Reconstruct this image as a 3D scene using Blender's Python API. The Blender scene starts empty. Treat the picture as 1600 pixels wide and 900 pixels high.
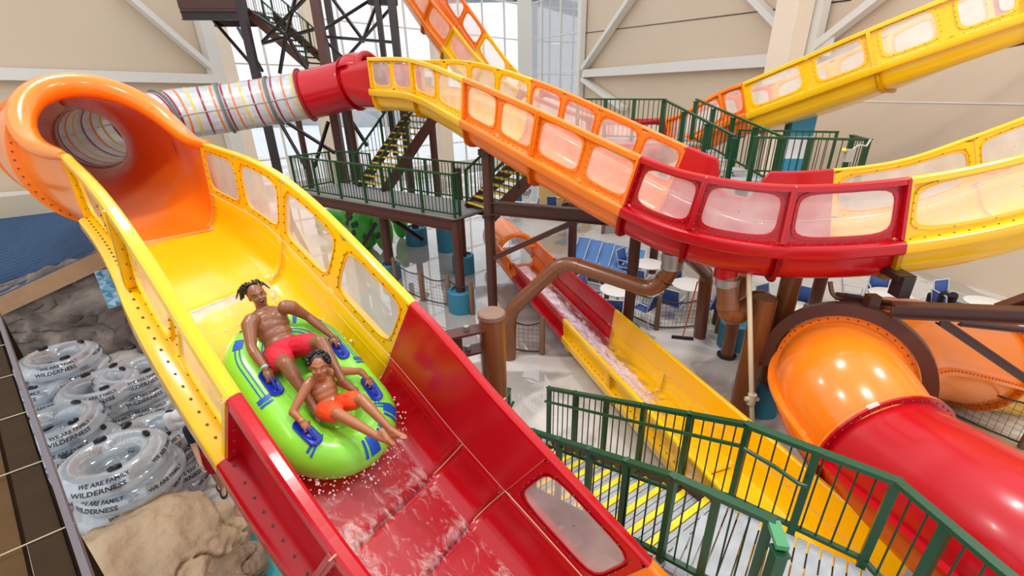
import bpy, bmesh, math, random
from mathutils import Vector as V, Matrix
random.seed(7)
PI = math.pi
scn = bpy.context.scene
COL = scn.collection
# ------------------------------------------------------------------ camera
CAM_H = 5.5
TH = math.radians(23.6)
FPX, CX, CY = 700.0, 835.0, 450.0
cd = bpy.data.cameras.new('camera'); cam = bpy.data.objects.new('camera', cd); COL.objects.link(cam)
cd.sensor_width = 36.0; cd.lens = 36.0 * FPX / 1600.0
cd.shift_x = (800 - CX) / 1600.0; cd.clip_start = 0.05; cd.clip_end = 400
cam.location = (0, 0, CAM_H); cam.rotation_euler = (PI / 2 - TH, 0, 0)
scn.camera = cam
# ------------------------------------------------------------------ world, lights, exposure
w = bpy.data.worlds.new('sky'); scn.world = w; w.use_nodes = True
bg = w.node_tree.nodes['Background']; bg.inputs[0].default_value = (0.93, 0.96, 1.0, 1); bg.inputs[1].default_value = 1.08
def area(name, loc, size, power, rot=(0, 0, 0), col=(1, .97, .92)):
    ld = bpy.data.lights.new(name, 'AREA'); ld.energy = power; ld.color = col
    ld.shape = 'RECTANGLE'; ld.size = size[0]; ld.size_y = size[1]
    o = bpy.data.objects.new(name, ld); COL.objects.link(o); o.location = loc; o.rotation_euler = rot
    return o
for i, (x, y) in enumerate([(-5, 3), (3, 2), (-9, 10), (2, 9), (10, 6)]):
    area('overhead_fill_light', (x, y, 12.5), (1.6, .7), 330)  # unseen area lights added overhead for fill and soft glints, not hall fittings
scn.view_settings.view_transform = 'Standard'; scn.view_settings.look = 'None'
scn.view_settings.gamma = 1.0; scn.view_settings.use_curve_mapping = False
scn.view_settings.exposure = 0.22

# ------------------------------------------------------------------ helpers
CT, ST = math.cos(TH), math.sin(TH)
def ray(px, py):
    x = (px - CX) / FPX; y = (CY - py) / FPX
    return V((x, CT + y * ST, -ST + y * CT))
def P(px, py, d): return V((0, 0, CAM_H)) + ray(px, py) * d
def G(px, py, z=0.0):
    r = ray(px, py); return V((0, 0, CAM_H)) + r * ((z - CAM_H) / r.z)
def srgb(c):
    return tuple(((v / 255 / 12.92) if v / 255 <= .04045 else ((v / 255 + .055) / 1.055) ** 2.4) for v in c)
MATS = {}
def mat(name, rgb, rough=.5, metal=0, var=.06, scale=6, bump=0.0, bscale=40, spec=.5, coat=0, alpha=None, trans=0):
    m = bpy.data.materials.new(name); m.use_nodes = True; nt = m.node_tree; n = nt.nodes; l = nt.links
    b = n['Principled BSDF']; c = srgb(rgb)
    tc = n.new('ShaderNodeTexCoord'); nz = n.new('ShaderNodeTexNoise'); nz.inputs['Scale'].default_value = scale; nz.inputs['Detail'].default_value = 3
    l.new(tc.outputs['Object'], nz.inputs['Vector'])
    mx = n.new('ShaderNodeMix'); mx.data_type = 'RGBA'
    mx.inputs[6].default_value = (*[v * (1 - var) for v in c], 1); mx.inputs[7].default_value = (*[min(1, v * (1 + var)) for v in c], 1)
    l.new(nz.outputs['Fac'], mx.inputs[0]); l.new(mx.outputs[2], b.inputs['Base Color'])
    b.inputs['Roughness'].default_value = rough; b.inputs['Metallic'].default_value = metal
    b.inputs['Specular IOR Level'].default_value = spec
    if coat: b.inputs['Coat Weight'].default_value = coat; b.inputs['Coat Roughness'].default_value = .08
    if trans: b.inputs['Transmission Weight'].default_value = trans
    if alpha is not None: b.inputs['Alpha'].default_value = alpha
    if bump:
        nb = n.new('ShaderNodeTexNoise'); nb.inputs['Scale'].default_value = bscale; nb.inputs['Detail'].default_value = 4
        l.new(tc.outputs['Object'], nb.inputs['Vector'])
        bp = n.new('ShaderNodeBump'); bp.inputs['Strength'].default_value = bump; bp.inputs['Distance'].default_value = .05
        l.new(nb.outputs['Fac'], bp.inputs['Height']); l.new(bp.outputs['Normal'], b.inputs['Normal'])
    MATS[name] = m
    return m
def film(name, rgb, opac, rough=.15, gloss=.12):
    """thin clear plastic: see-through sheet with a milky share and a sheen"""
    m = bpy.data.materials.new(name); m.use_nodes = True; nt = m.node_tree; n = nt.nodes; l = nt.links
    n.remove(n['Principled BSDF']); out = n['Material Output']
    tr = n.new('ShaderNodeBsdfTransparent'); di = n.new('ShaderNodeBsdfPrincipled'); di.inputs['Base Color'].default_value = (*srgb(rgb), 1); di.inputs['Roughness'].default_value = .5
    gl = n.new('ShaderNodeBsdfGlossy'); gl.inputs['Roughness'].default_value = rough
    tc = n.new('ShaderNodeTexCoord'); nz = n.new('ShaderNodeTexNoise'); nz.inputs['Scale'].default_value = 2.5
    l.new(tc.outputs['Object'], nz.inputs['Vector'])
    mr = n.new('ShaderNodeMapRange'); mr.inputs[1].default_value = .3; mr.inputs[2].default_value = .7; mr.inputs[3].default_value = opac * .8; mr.inputs[4].default_value = min(1, opac * 1.2)
    l.new(nz.outputs['Fac'], mr.inputs[0])
    m1 = n.new('ShaderNodeMixShader'); l.new(mr.outputs[0], m1.inputs[0]); l.new(tr.outputs[0], m1.inputs[1]); l.new(di.outputs[0], m1.inputs[2])
    fr = n.new('ShaderNodeFresnel'); fr.inputs[0].default_value = 1.3
    ma = n.new('ShaderNodeMath'); ma.operation = 'MULTIPLY_ADD'; ma.inputs[1].default_value = .8; ma.inputs[2].default_value = gloss * .3
    l.new(fr.outputs[0], ma.inputs[0])
    m2 = n.new('ShaderNodeMixShader'); l.new(ma.outputs[0], m2.inputs[0]); l.new(m1.outputs[0], m2.inputs[1]); l.new(gl.outputs[0], m2.inputs[2])
    l.new(m2.outputs[0], out.inputs[0]); MATS[name] = m
    return m
class MB:
    def __init__(s): s.v = []; s.f = []
    def add(s, vs, fs):
        o = len(s.v); s.v += [V(p) for p in vs]; s.f += [tuple(i + o for i in f) for f in fs]
    def box(s, c, size, M=None):
        """box centred on c; M: 3 axis vectors"""
        ax = M or (V((1, 0, 0)), V((0, 1, 0)), V((0, 0, 1)))
        h = [ax[i] * (size[i] / 2) for i in range(3)]; c = V(c)
        vs = [c + h[0] * a + h[1] * b + h[2] * d for a in (-1, 1) for b in (-1, 1) for d in (-1, 1)]
        s.add(vs, [(0, 1, 3, 2), (4, 6, 7, 5), (0, 4, 5, 1), (2, 3, 7, 6), (0, 2, 6, 4), (1, 5, 7, 3)])
    def bar(s, a, b, wd, ht, up=(0, 0, 1)):
        """rectangular bar between two points"""
        a = V(a); b = V(b); d = b - a; L = d.length
        if L < 1e-6: return
        d /= L; u = V(up)
        if abs(d.dot(u)) > .98: u = V((0, 1, 0))
        r = d.cross(u).normalized(); u = r.cross(d).normalized()
        s.box((a + b) / 2, (L, wd, ht), (d, r, u))
    def ibeam(s, a, b, wd, ht, up=(0, 0, 1), t=.025):
        a = V(a); b = V(b); d = (b - a).normalized(); u = V(up)
        if abs(d.dot(u)) > .98: u = V((0, 1, 0))
        r = d.cross(u).normalized(); u = r.cross(d).normalized()
        s.bar(a + u * (ht / 2 - t / 2), b + u * (ht / 2 - t / 2), wd, t, u); s.bar(a - u * (ht / 2 - t / 2), b - u * (ht / 2 - t / 2), wd, t, u); s.bar(a, b, t, ht - 2 * t, u)
    def tube(s, pts, r, n=10, cap=True, closed=False):
        """round tube along points; r number or list"""
        pts = [V(p) for p in pts]; m = len(pts); rr = r if isinstance(r, (list, tuple)) else [r] * m
        rings = []; prev = None
        for i in range(m):
            if closed: d = pts[(i + 1) % m] - pts[i - 1]
            else: d = pts[min(i + 1, m - 1)] - pts[max(i - 1, 0)]
            d.normalize()
            if prev is None:
                u = V((0, 0, 1)) if abs(d.z) < .9 else V((0, 1, 0))
            else: u = prev
            x = d.cross(u)
            if x.length < 1e-4: x = d.cross(V((1, 0, 0)))
            x.normalize(); y = x.cross(d).normalized(); prev = y
            rings.append([pts[i] + x * (rr[i] * math.cos(2 * PI * k / n)) + y * (rr[i] * math.sin(2 * PI * k / n)) for k in range(n)])
        vs = [p for rg in rings for p in rg]; fs = []
        for i in range(m if closed else m - 1):
            j = (i + 1) % m
            for k in range(n): fs.append((i * n + k, i * n + (k + 1) % n, j * n + (k + 1) % n, j * n + k))
        if cap and not closed: fs.append(tuple(range(n))[::-1]); fs.append(tuple((m - 1) * n + k for k in range(n)))
        s.add(vs, fs)
    def lathe(s, prof, c=(0, 0, 0), n=20, M=None):
        ax = M or (V((1, 0, 0)), V((0, 1, 0)), V((0, 0, 1))); c = V(c); vs = []; fs = []
        for (r, z) in prof:
            for k in range(n): vs.append(c + ax[0] * (r * math.cos(2 * PI * k / n)) + ax[1] * (r * math.sin(2 * PI * k / n)) + ax[2] * z)
        for i in range(len(prof) - 1):
            for k in range(n): fs.append((i * n + k, i * n + (k + 1) % n, (i + 1) * n + (k + 1) % n, (i + 1) * n + k))
        if prof[0][0] > 1e-5: fs.append(tuple(range(n))[::-1])
        if prof[-1][0] > 1e-5: fs.append(tuple((len(prof) - 1) * n + k for k in range(n)))
        s.add(vs, fs)
    def grid(s, rows, closed=False):
        m = len(rows); n = len(rows[0]); fs = []
        for i in range(m - 1):
            for k in range(n if closed else n - 1):
                k2 = (k + 1) % n
                fs.append((i * n + k, i * n + k2, (i + 1) * n + k2, (i + 1) * n + k))
        s.add([p for r in rows for p in r], fs)
    def ball(s, c, r, n=8, m=6):
        rx, ry, rz = r if isinstance(r, (tuple, list)) else (r, r, r); c = V(c)
        rows = [[c + V((rx * math.sin(PI * i / m) * math.cos(2 * PI * k / n), ry * math.sin(PI * i / m) * math.sin(2 * PI * k / n), rz * math.cos(PI * i / m))) for k in range(n)] for i in range(m + 1)]
        s.grid(rows, True)
    def build(s, name, m, parent=None, smooth=False, solid=0, off=0):
        me = bpy.data.meshes.new(name); me.from_pydata([tuple(p) for p in s.v], [], s.f); me.update()
        if smooth: me.polygons.foreach_set('use_smooth', [True] * len(me.polygons))
        o = bpy.data.objects.new(name, me); COL.objects.link(o)
        me.materials.append(MATS[m] if isinstance(m, str) else m)
        if parent:
            o.parent = parent; top = parent
            while top.parent: top = top.parent
            if top.name in ROOTM: me.transform(ROOTM[top.name])
        if smooth: 
            try: me.set_sharp_from_angle(angle=math.radians(38))
            except Exception: pass
        if solid:
            md = o.modifiers.new('thick', 'SOLIDIFY'); md.thickness = solid; md.offset = off
        return o
ROOTM = {}   # world -> local matrices of roots that sit away from the origin
def tag(o, label=None, cat=None, group=None, kind=None):
    if label: o['label'] = label
    if cat: o['category'] = cat
    if group: o['group'] = group
    if kind: o['kind'] = kind
    return o
def thing(name, label, cat, loc=(0, 0, 0), group=None, rotz=0):
    """an Empty at the thing's base; parts are given in world coordinates and moved into its frame"""
    o = bpy.data.objects.new(name, None); COL.objects.link(o); o.location = loc; o.rotation_euler = (0, 0, rotz); o.empty_display_size = .2
    M = Matrix.Translation(V(loc)) @ Matrix.Rotation(rotz, 4, 'Z')
    ROOTM[o.name] = M.inverted()
    return tag(o, label, cat, group)
def setting(o): o['kind'] = 'structure'; return o
def dup(root, loc, rotz=0, label=None, scale=None):
    r = root.copy(); COL.objects.link(r); r.location = loc; r.rotation_euler = (0, 0, rotz)
    if scale: r.scale = (scale,) * 3
    if label: r['label'] = label
    for ch in root.children:
        c = ch.copy(); COL.objects.link(c); c.parent = r
        for g in ch.children:
            d = g.copy(); COL.objects.link(d); d.parent = c
    return r
# ------------------------------------------------------------------ materials
mat('gel_yellow', (248, 190, 8), .22, var=.05, scale=1.5, coat=.3)
mat('gel_orange', (246, 126, 24), .22, var=.05, scale=1.5, coat=.3)
mat('gel_red', (184, 4, 20), .24, var=.06, scale=1.5, coat=.12)
mat('caulk', (240, 205, 170), .6)
mat('bolt_steel', (120, 100, 80), .4, .6)
film('pane_milky', (238, 232, 225), .42)
film('tube_clear', (238, 243, 246), .46)
mat('stripe_red', (150, 25, 50), .35); mat('stripe_orange', (235, 120, 45), .35); mat('stripe_yellow', (235, 190, 60), .35)
mat('gasket', (150, 155, 150), .5)
mat('steel_brown', (78, 42, 32), .38, var=.12, scale=3)
mat('pipe_brown', (122, 72, 40), .25, var=.08, scale=3, coat=.2)
mat('steel_dark', (42, 30, 30), .4, var=.1, scale=3)
mat('rail_green', (14, 68, 36), .35, var=.1, scale=4)
mat('rail_green_light', (70, 140, 95), .4)
mat('steel_white', (226, 222, 214), .5, var=.03)
mat('steel_grey', (120, 140, 160), .45)
mat('galv', (170, 170, 168), .35, .7)
# ------------------------------------------------------------------ flume builder
def catmull(pts, u):
    n = len(pts); i = max(0, min(n - 2, int(math.floor(u)))); t = u - i
    p1, p2 = pts[i], pts[i + 1]
    p0 = pts[i - 1] if i > 0 else p1 * 2 - p2
    p3 = pts[i + 2] if i + 2 < n else p2 * 2 - p1
    return .5 * ((2 * p1) + (p2 - p0) * t + (2 * p0 - 5 * p1 + 4 * p2 - p3) * t * t + (3 * p1 - p0 - 3 * p2 + p3) * t ** 3)
class Path:
    W0 = 1.7; A1 = .83; H1 = -.80
    def __init__(s, L, R): s.L = [V(p) for p in L]; s.R = [V(p) for p in R]; s.n = len(L)
    def frame(s, u):
        l = catmull(s.L, u); r = catmull(s.R, u); e = .02
        c = (l + r) / 2
        d = (catmull(s.L, u + e) + catmull(s.R, u + e) - catmull(s.L, u - e) - catmull(s.R, u - e)).normalized()
        t = (r - l); wd = t.length; t /= wd
        up = t.cross(d).normalized()
        if up.z < 0: up = -up
        return c, t, up, wd, d
    def pt(s, u, a, h):
        c, t, up, wd, d = s.frame(u)
        return c + t * (a * wd / s.W0) + up * h
HALF = [(.83, -.80), (.825, -.97), (.80, -1.15), (.74, -1.28), (.65, -1.345), (.55, -1.36)]
BOWL = HALF + [(.2, -1.36), (-.2, -1.36)] + [(-a, h) for a, h in reversed(HALF)]
SLIDEN = [0]
def panel_pt(pa, side, u, q, out=0.0):
    """q 0 at the seam, 1 at the rim; out = push outwards"""
    return pa.pt(u, side * (pa.A1 + (.85 - pa.A1) * q + out), pa.H1 * (1 - q))
def side_panel(pa, side, u0, u1, m, sec, nwin, topfn=None, qlo=.12, qhi=.90, mar=.08, fins=True, rim=True, pane='pane_milky', bolts=None):
    mb = MB(); panes = []; ribs = MB()
    tf = topfn or (lambda u: 1.0)
    def pp(u, q, out=0.0): return panel_pt(pa, side, u, q * tf(u), out)
    if nwin == 0:
        n = max(3, int((u1 - u0) * 8) + 2)
        us = [u0 + (u1 - u0) * i / n for i in range(n + 1)]
        mb.grid([[pp(u, q) for q in (0, .5, 1)] for u in us])
    else:
        for k in range(nwin):
            a = u0 + (u1 - u0) * k / nwin; b = u0 + (u1 - u0) * (k + 1) / nwin
            N = 40; outer = []; inner = []; frame = []
            ua, ub = a + (b - a) * mar, b - (b - a) * mar
            rc = .30
            for j in range(N):
                th = 2 * PI * (j + .5) / N; c, s_ = math.cos(th), math.sin(th)
                k2 = 1 / max(abs(c), abs(s_)); ox, oy = c * k2, s_ * k2
                # superellipse for the opening
                e = 5.0; r_ = (abs(c) ** e + abs(s_) ** e) ** (-1 / e); ix, iy = c * r_, s_ * r_
                outer.append((a + (b - a) * (ox + 1) / 2, (oy + 1) / 2))
                inner.append((ua + (ub - ua) * (ix + 1) / 2, qlo + (qhi - qlo) * (iy + 1) / 2))
            mid = [((o[0] * .25 + i[0] * .75), (o[1] * .25 + i[1] * .75)) for o, i in zip(outer, inner)]
            # snap corners of the outer boundary
            rows = [[pp(u, q) for u, q in outer], [pp(u, q) for u, q in mid], [pp(u, q, .022) for u, q in mid], [pp(u, q, .022) for u, q in inner], [pp(u, q, .0) for u, q in inner]]
            mb.grid(rows, True)
            pv = MB(); cu, cq = (ua + ub) / 2, (qlo + qhi) / 2
            R2 = [[pp(cu + (u - cu) * f, cq + (q - cq) * f, .012) for u, q in inner] for f in (1.0, .66, .33, .02)]
            pv.grid(R2, True); panes.append(pv)
            for cx_ in range(4):   # corner triangles left by the polar outline
                pass
            if bolts is not None:
                for j in range(0, N, 2):
                    u, q = mid[j]
                    for o_ in (.03, -.006): bolts.ball(pp(u, q, o_), .011, 5, 3)
    if rim:
        n = max(4, int((u1 - u0) * 10) + 2); us = [u0 + (u1 - u0) * i / n for i in range(n + 1)]
        def rr(u, da, dh):
            f = tf(u); return pa.pt(u, side * (pa.A1 + (.85 - pa.A1) * f + da), pa.H1 * (1 - f) + dh)
        mb.grid([[rr(u, *x) for x in ((0, 0), (.003, .022), (.02, .032), (.07, .03), (.085, .015), (.085, -.05))] for u in us])
    if fins:
        for u, sg in ((u0, 1), (u1, -1)):
            e = sg * .02
            for q0, q1 in ((0, 1),):
                A = [pp(u + e * .2, q0 + .02), pp(u + e * .2, q1), pp(u + e * .2, q1, .10), pp(u + e * .2, q0 + .02, .11)]
                c, t, up, wd, d = pa.frame(u)
                off = d * (.03 * sg)
                mb.add(A + [p + off for p in A], [(0, 1, 2, 3), (7, 6, 5, 4), (3, 2, 6, 7), (1, 5, 6, 2)])
                if bolts is not None:
                    for q in (.15, .35, .55, .75, .92): bolts.ball(pp(u, q, .06) + off * 1.2, .013, 5, 3)
    o = mb.build('side_panel', m, sec, False, .012, -1 if side > 0 else 1)
    for f in panes: f.build('window_pane', pane, sec, True)
    return o
def section(slide, pa, u0, u1, m, wl=0, wr=0, topl=None, topr=None, ledge=True, fin=True, caulk=True, boltson=True, mar=.08, bowl=None, left=True, right=True):
    mb = MB(); n = max(4, int((u1 - u0) * 10) + 3); us = [u0 + (u1 - u0) * i / n for i in range(n + 1)]
    prof = bowl or BOWL
    mb.grid([[pa.pt(u, a, h) for a, h in prof] for u in us])
    sec = mb.build('flume_section', m, slide, True, .02, -1)
    bolts = MB() if boltson else None
    for side, nw, tf, on in ((-1, wl, topl, left), (1, wr, topr, right)):
        if not on: continue
        side_panel(pa, side, u0, u1, m, sec, nw, tf, bolts=bolts, mar=mar, fins=fin)
    if ledge:
        lb = MB(); A_, B_ = pa.A1, pa.H1
        for s_ in (-1, 1):
            lb.grid([[pa.pt(u, s_ * a, h) for a, h in ((A_, B_ + .005), (A_ + .15, B_ - .005), (A_ + .18, B_ - .03), (A_ + .18, B_ - .15), (A_ + .15, B_ - .19), (A_ - .015, B_ - .19))] for u in us])
            if bolts is not None:
                L = (pa.pt(u1, 0, 0) - pa.pt(u0, 0, 0)).length; k = max(3, int(L / .16))
                for i in range(k):
                    bolts.ball(pa.pt(u0 + (u1 - u0) * (i + .5) / k, s_ * (A_ + .09), B_ + .005), .013, 5, 3)
            lb.build('seam_ledge', m, sec, True); lb = MB()
    if fin:
        fb = MB()
        for u in (u0, u1):
            c, t, up, wd, d = pa.frame(u)
            inner = [pa.pt(u, a * 1.02, h - .01) for a, h in prof]
            outer = [pa.pt(u, a * 1.12, (h - .08) if abs(a) < .78 else h * 1.02) for a, h in prof]
            fb.grid([[p + d * .03 for p in inner], [p + d * .03 for p in outer], [p - d * .03 for p in outer], [p - d * .03 for p in inner]])
            fb.build('end_flange', m, sec); fb = MB()
    if caulk:
        cb = MB()
        for u in (u0, u1):
            c, t, up, wd, d = pa.frame(u)
            pts = [pa.pt(u, a * .992, h + .004) for a, h in prof[:5]]; pts = [panel_pt(pa, 1, u, 1, -.006), panel_pt(pa, 1, u, .02, -.006)] + pts
            ptl = [pa.pt(u, -a * .992, h + .004) for a, h in prof[:5]]; ptl = [panel_pt(pa, -1, u, 1, -.006), panel_pt(pa, -1, u, .02, -.006)] + ptl
            for ps in (pts, ptl): cb.grid([[p + d * .006 for p in ps], [p - d * .006 for p in ps]])
            for s_ in (1, -1):
                if (s_ > 0 and topr) or (s_ < 0 and topl): continue
                rp = [pa.pt(u, s_ * (.85 + a), h + .003) for a, h in ((0, .02), (.03, .034), (.10, .033), (.13, .015))]
                cb.grid([[p + d * .006 for p in rp], [p - d * .006 for p in rp]])
        for s_ in (-1, 1):
            cb.grid([[pa.pt(u, s_ * (pa.A1 - .008), pa.H1 + .007), pa.pt(u, s_ * (pa.A1 - .012), pa.H1 - .008)] for u in us])
        cb.build('caulk_line', 'caulk', sec)['kind'] = 'stuff'
        c, t, up, wd, d = pa.frame(u1); jb = MB(); ps = [pa.pt(u1, a, h + .004) for a, h in prof[5:-5]] if len(prof) > 12 else [pa.pt(u1, a, h + .004) for a, h in prof[4:-4]]
        jb.grid([[p + d * .006 for p in ps], [p - d * .006 for p in ps]]); jb.build('floor_joint', 'steel_dark', sec)
    if bolts is not None and bolts.v: 
        bo = bolts.build('bolts', 'bolt_steel', sec); bo['kind'] = 'stuff'
    return sec
def tube_frames(pts, per=6):
    pts = [V(p) for p in pts]; out = []
    N = (len(pts) - 1) * per
    for i in range(N + 1):
        u = i / per; c = catmull(pts, u); d = (catmull(pts, u + .02) - catmull(pts, u - .02)).normalized()
        x = d.cross(V((0, 0, 1))).normalized(); y = x.cross(d).normalized(); out.append((c, d, x, y, u))
    return out
def ring_pts(fr, r, n, a0=0, a1=2 * PI, off=0):
    c, d, x, y, u = fr
    return [c + d * off + x * (r * math.cos(a0 + (a1 - a0) * k / n)) + y * (r * math.sin(a0 + (a1 - a0) * k / n)) for k in range(n + (0 if abs(a1 - a0 - 2 * PI) < 1e-6 else 1))]
def tube_sec(parent, pts, u0, u1, r, m, name='tube_section', n=36, per=8, flange=True, a0=0, a1=2 * PI, fm=None, rfun=None, bolts=True):
    frs = []
    N = max(3, int((u1 - u0) * per)); pts = [V(p) for p in pts]
    for i in range(N + 1):
        u = u0 + (u1 - u0) * i / N; c = catmull(pts, u); d = (catmull(pts, u + .02) - catmull(pts, u - .02)).normalized()
        x = d.cross(V((0, 0, 1))).normalized(); y = x.cross(d).normalized(); frs.append((c, d, x, y, u))
    R = rfun or (lambda u: r); full = abs(a1 - a0 - 2 * PI) < 1e-6
    mb = MB(); mb.grid([ring_pts(f, R(f[4]), n, a0, a1) for f in frs], full)
    sec = mb.build(name, m, parent, True, .02, 0)
    if flange:
        fb = MB(); bo = MB()
        for f, sg in ((frs[0], 1), (frs[-1], -1)):
            rr = R(f[4])
            fb.grid([ring_pts(f, rr, n, a0, a1, sg * .03), ring_pts(f, rr + .10, n, a0, a1, sg * .03), ring_pts(f, rr + .10, n, a0, a1, 0), ring_pts(f, rr, n, a0, a1, 0)], full)
            fb.build('end_flange', fm or m, sec, False); fb = MB()
            if bolts:
                for p in ring_pts(f, rr + .055, 44, a0, a1, sg * .035): bo.ball(p, .013, 5, 3)
        if bolts: b_ = bo.build('bolts', 'bolt_steel', sec); b_['kind'] = 'stuff'
    return sec, frs
# ------------------------------------------------------------------ the long raft slide (foreground chute, clear tube, arched middle run)
def solve_pair(pl, pr, W):
    """rims at equal height, W apart, seen at two pixels -> both points"""
    a = ray(*pl); b = ray(*pr); k = a.z / b.z          # depth ratio for equal height
    # points a*d and b*k*d ; |b*k - a| d = W
    d = W / (b * k - a).length
    C = V((0, 0, CAM_H)); return C + a * d, C + b * (k * d)
W = 1.7
PATHS = []
slideA = thing('raft_slide', 'long yellow, orange and red raft slide with clear striped tube, under the green raft', 'water slide')
st = [solve_pair((110, 245), (312, 225), W), solve_pair((186, 329), (438, 281), W), solve_pair((375, 617), (640, 478), W), solve_pair((540, 853), (777, 634), W)]
DN = V((.70, -.43, -.57)).normalized()
st += [(st[3][0] + DN * 1.1, st[3][1] + DN * 1.1), (st[3][0] + DN * 2.1, st[3][1] + DN * 2.1), (st[3][0] + DN * 3.2, st[3][1] + DN * 3.2)]
PA = Path([a for a, b in st], [b for a, b in st])
section(slideA, PA, 0, 1.0, 'gel_yellow', 2, 2)
section(slideA, PA, 1.0, 2.0, 'gel_yellow', 2, 2)
section(slideA, PA, 2.0, 3.0, 'gel_red', 0, 0)
section(slideA, PA, 3.0, 3.58, 'gel_red', 0, 0)
section(slideA, PA, 3.58, 4.84, 'gel_red', 1, 1)
section(slideA, PA, 4.84, 5.6, 'gel_orange', 0, 0)
# orange elbow: open trough that closes into a tunnel
c0, t0, up0, wd0, d0 = PA.frame(0)
TB = [c0 + d0 * 1.2 + V((0, 0, -.18)), c0 + V((0, 0, -.16)), V((-7.9, 8.5, 4.48)), V((-9.6, 9.75, 4.42)), V((-10.75, 11.3, 4.42)), V((-11.3, 13.0, 4.6)), V((-11.0, 14.5, 4.85)), V((-9.7, 15.5, 5.05)), V((-7.6, 16.2, 5.4)), V((-5.9, 16.05, 5.75)), V((-4.45, 15.5, 6.0))]
def orange_elbow():
    mb = MB(); rows = []; lipL = []; lipR = []; n = 40; FA = .32; US = 3.2
    prof = [(.85, 0), (.84, -.3), (.835, -.6)] + BOWL + [(-.835, -.6), (-.84, -.3), (-.85, 0)]
    # resample the trough profile to n + 1 points
    cum = [0]
    for p, q in zip(prof[:-1], prof[1:]): cum.append(cum[-1] + math.hypot(q[0] - p[0], q[1] - p[1]))
    def pf(t):
        s_ = t * cum[-1]; i = 0
        while i < len(cum) - 2 and cum[i + 1] < s_: i += 1
        f = (s_ - cum[i]) / (cum[i + 1] - cum[i]); return prof[i][0] + (prof[i + 1][0] - prof[i][0]) * f, prof[i][1] + (prof[i + 1][1] - prof[i][1]) * f
    fs = [FA * math.sin(PI / 2 * i / 22) for i in range(23)] + [FA + (1 - FA) * i / 22 for i in range(1, 23)]
    for f in fs:
        u = 1.0 + US * f; c = catmull(TB, u); d = (catmull(TB, u + .02) - catmull(TB, u - .02)).normalized()
        x = d.cross(V((0, 0, 1))).normalized(); y = x.cross(d); sx = 1 if x.dot(t0) > 0 else -1
        r = 1.02 + .12 * math.sin(min(1, f * 1.3) * PI) - .31 * smooth(.5, 1, f)
        op = 1.45 * (1 - (f / FA) ** 2) ** .5 if f < FA else 0
        b = 1 - smooth(.02, FA * .95, f); row = []
        for k in range(n + 1):
            a = PI / 2 - op - (2 * PI - 2 * op) * k / n
            a_, h_ = pf(k / n); pxr = r * math.cos(a); pyr = r * math.sin(a)
            row.append(c + x * sx * (a_ * b + pxr * (1 - b)) + y * ((h_ + .16) * b + pyr * (1 - b)))
        rows.append(row)
        if f <= FA + 1e-6: lipL.append(row[0].copy()); lipR.append(row[-1].copy())
    mb.grid(rows); sec = mb.build('flume_section', 'gel_orange', slideA, True, .02, 0)
    lp = MB(); pts = lipL + lipR[::-1][1:]; m_ = len(pts); lp.tube(pts, [.05 + .15 * math.sin(PI * i / (m_ - 1)) ** .8 for i in range(m_)], 16); lp.build('rolled_lip', 'gel_orange', sec, True)
    for i in (12, 32):
        row = rows[i]; u = 1 + US * fs[i]; c = catmull(TB, u); d = (catmull(TB, u + .02) - catmull(TB, u - .02)).normalized()
        fb = MB(); o_ = [p + (p - c).normalized() * .14 for p in row]; fb.grid([[p + d * .03 for p in row], [p + d * .03 for p in o_], [p - d * .03 for p in o_], [p - d * .03 for p in row]]); fb.build('end_flange', 'gel_orange', sec); bo = MB()
        for k in range(0, len(row)): bo.ball((row[k] * .45 + o_[k] * .55) - d * .035, .016, 5, 3)
        bo.build('bolts', 'bolt_steel', sec)['kind'] = 'stuff'
    # small warning sticker on the inner wall
    row = rows[20]; p = row[9]; q = row[10]; nx_ = (q - p).normalized(); dd = (rows[21][9] - rows[19][9]).normalized(); nn = nx_.cross(dd).normalized(); cc_ = catmull(TB, 1 + US * fs[20]); nn = nn if nn.dot(cc_ - p) > 0 else -nn
    sk = MB(); sk.box(p + nn * .02, (.16, .2, .004), (dd, nx_, nn)); s0 = sk.build('sticker', 'sticker_red', sec); sk = MB(); sk.box(p + nn * .024, (.11, .12, .004), (dd, nx_, nn)); sk.build('sticker', 'sticker_grey', sec)
mat('sticker_red', (190, 40, 30), .5); mat('sticker_grey', (150, 120, 110), .5)
def smooth(a, b, x): t = max(0, min(1, (x - a) / (b - a))); return t * t * (3 - 2 * t)
orange_elbow()
RT = .70
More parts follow.
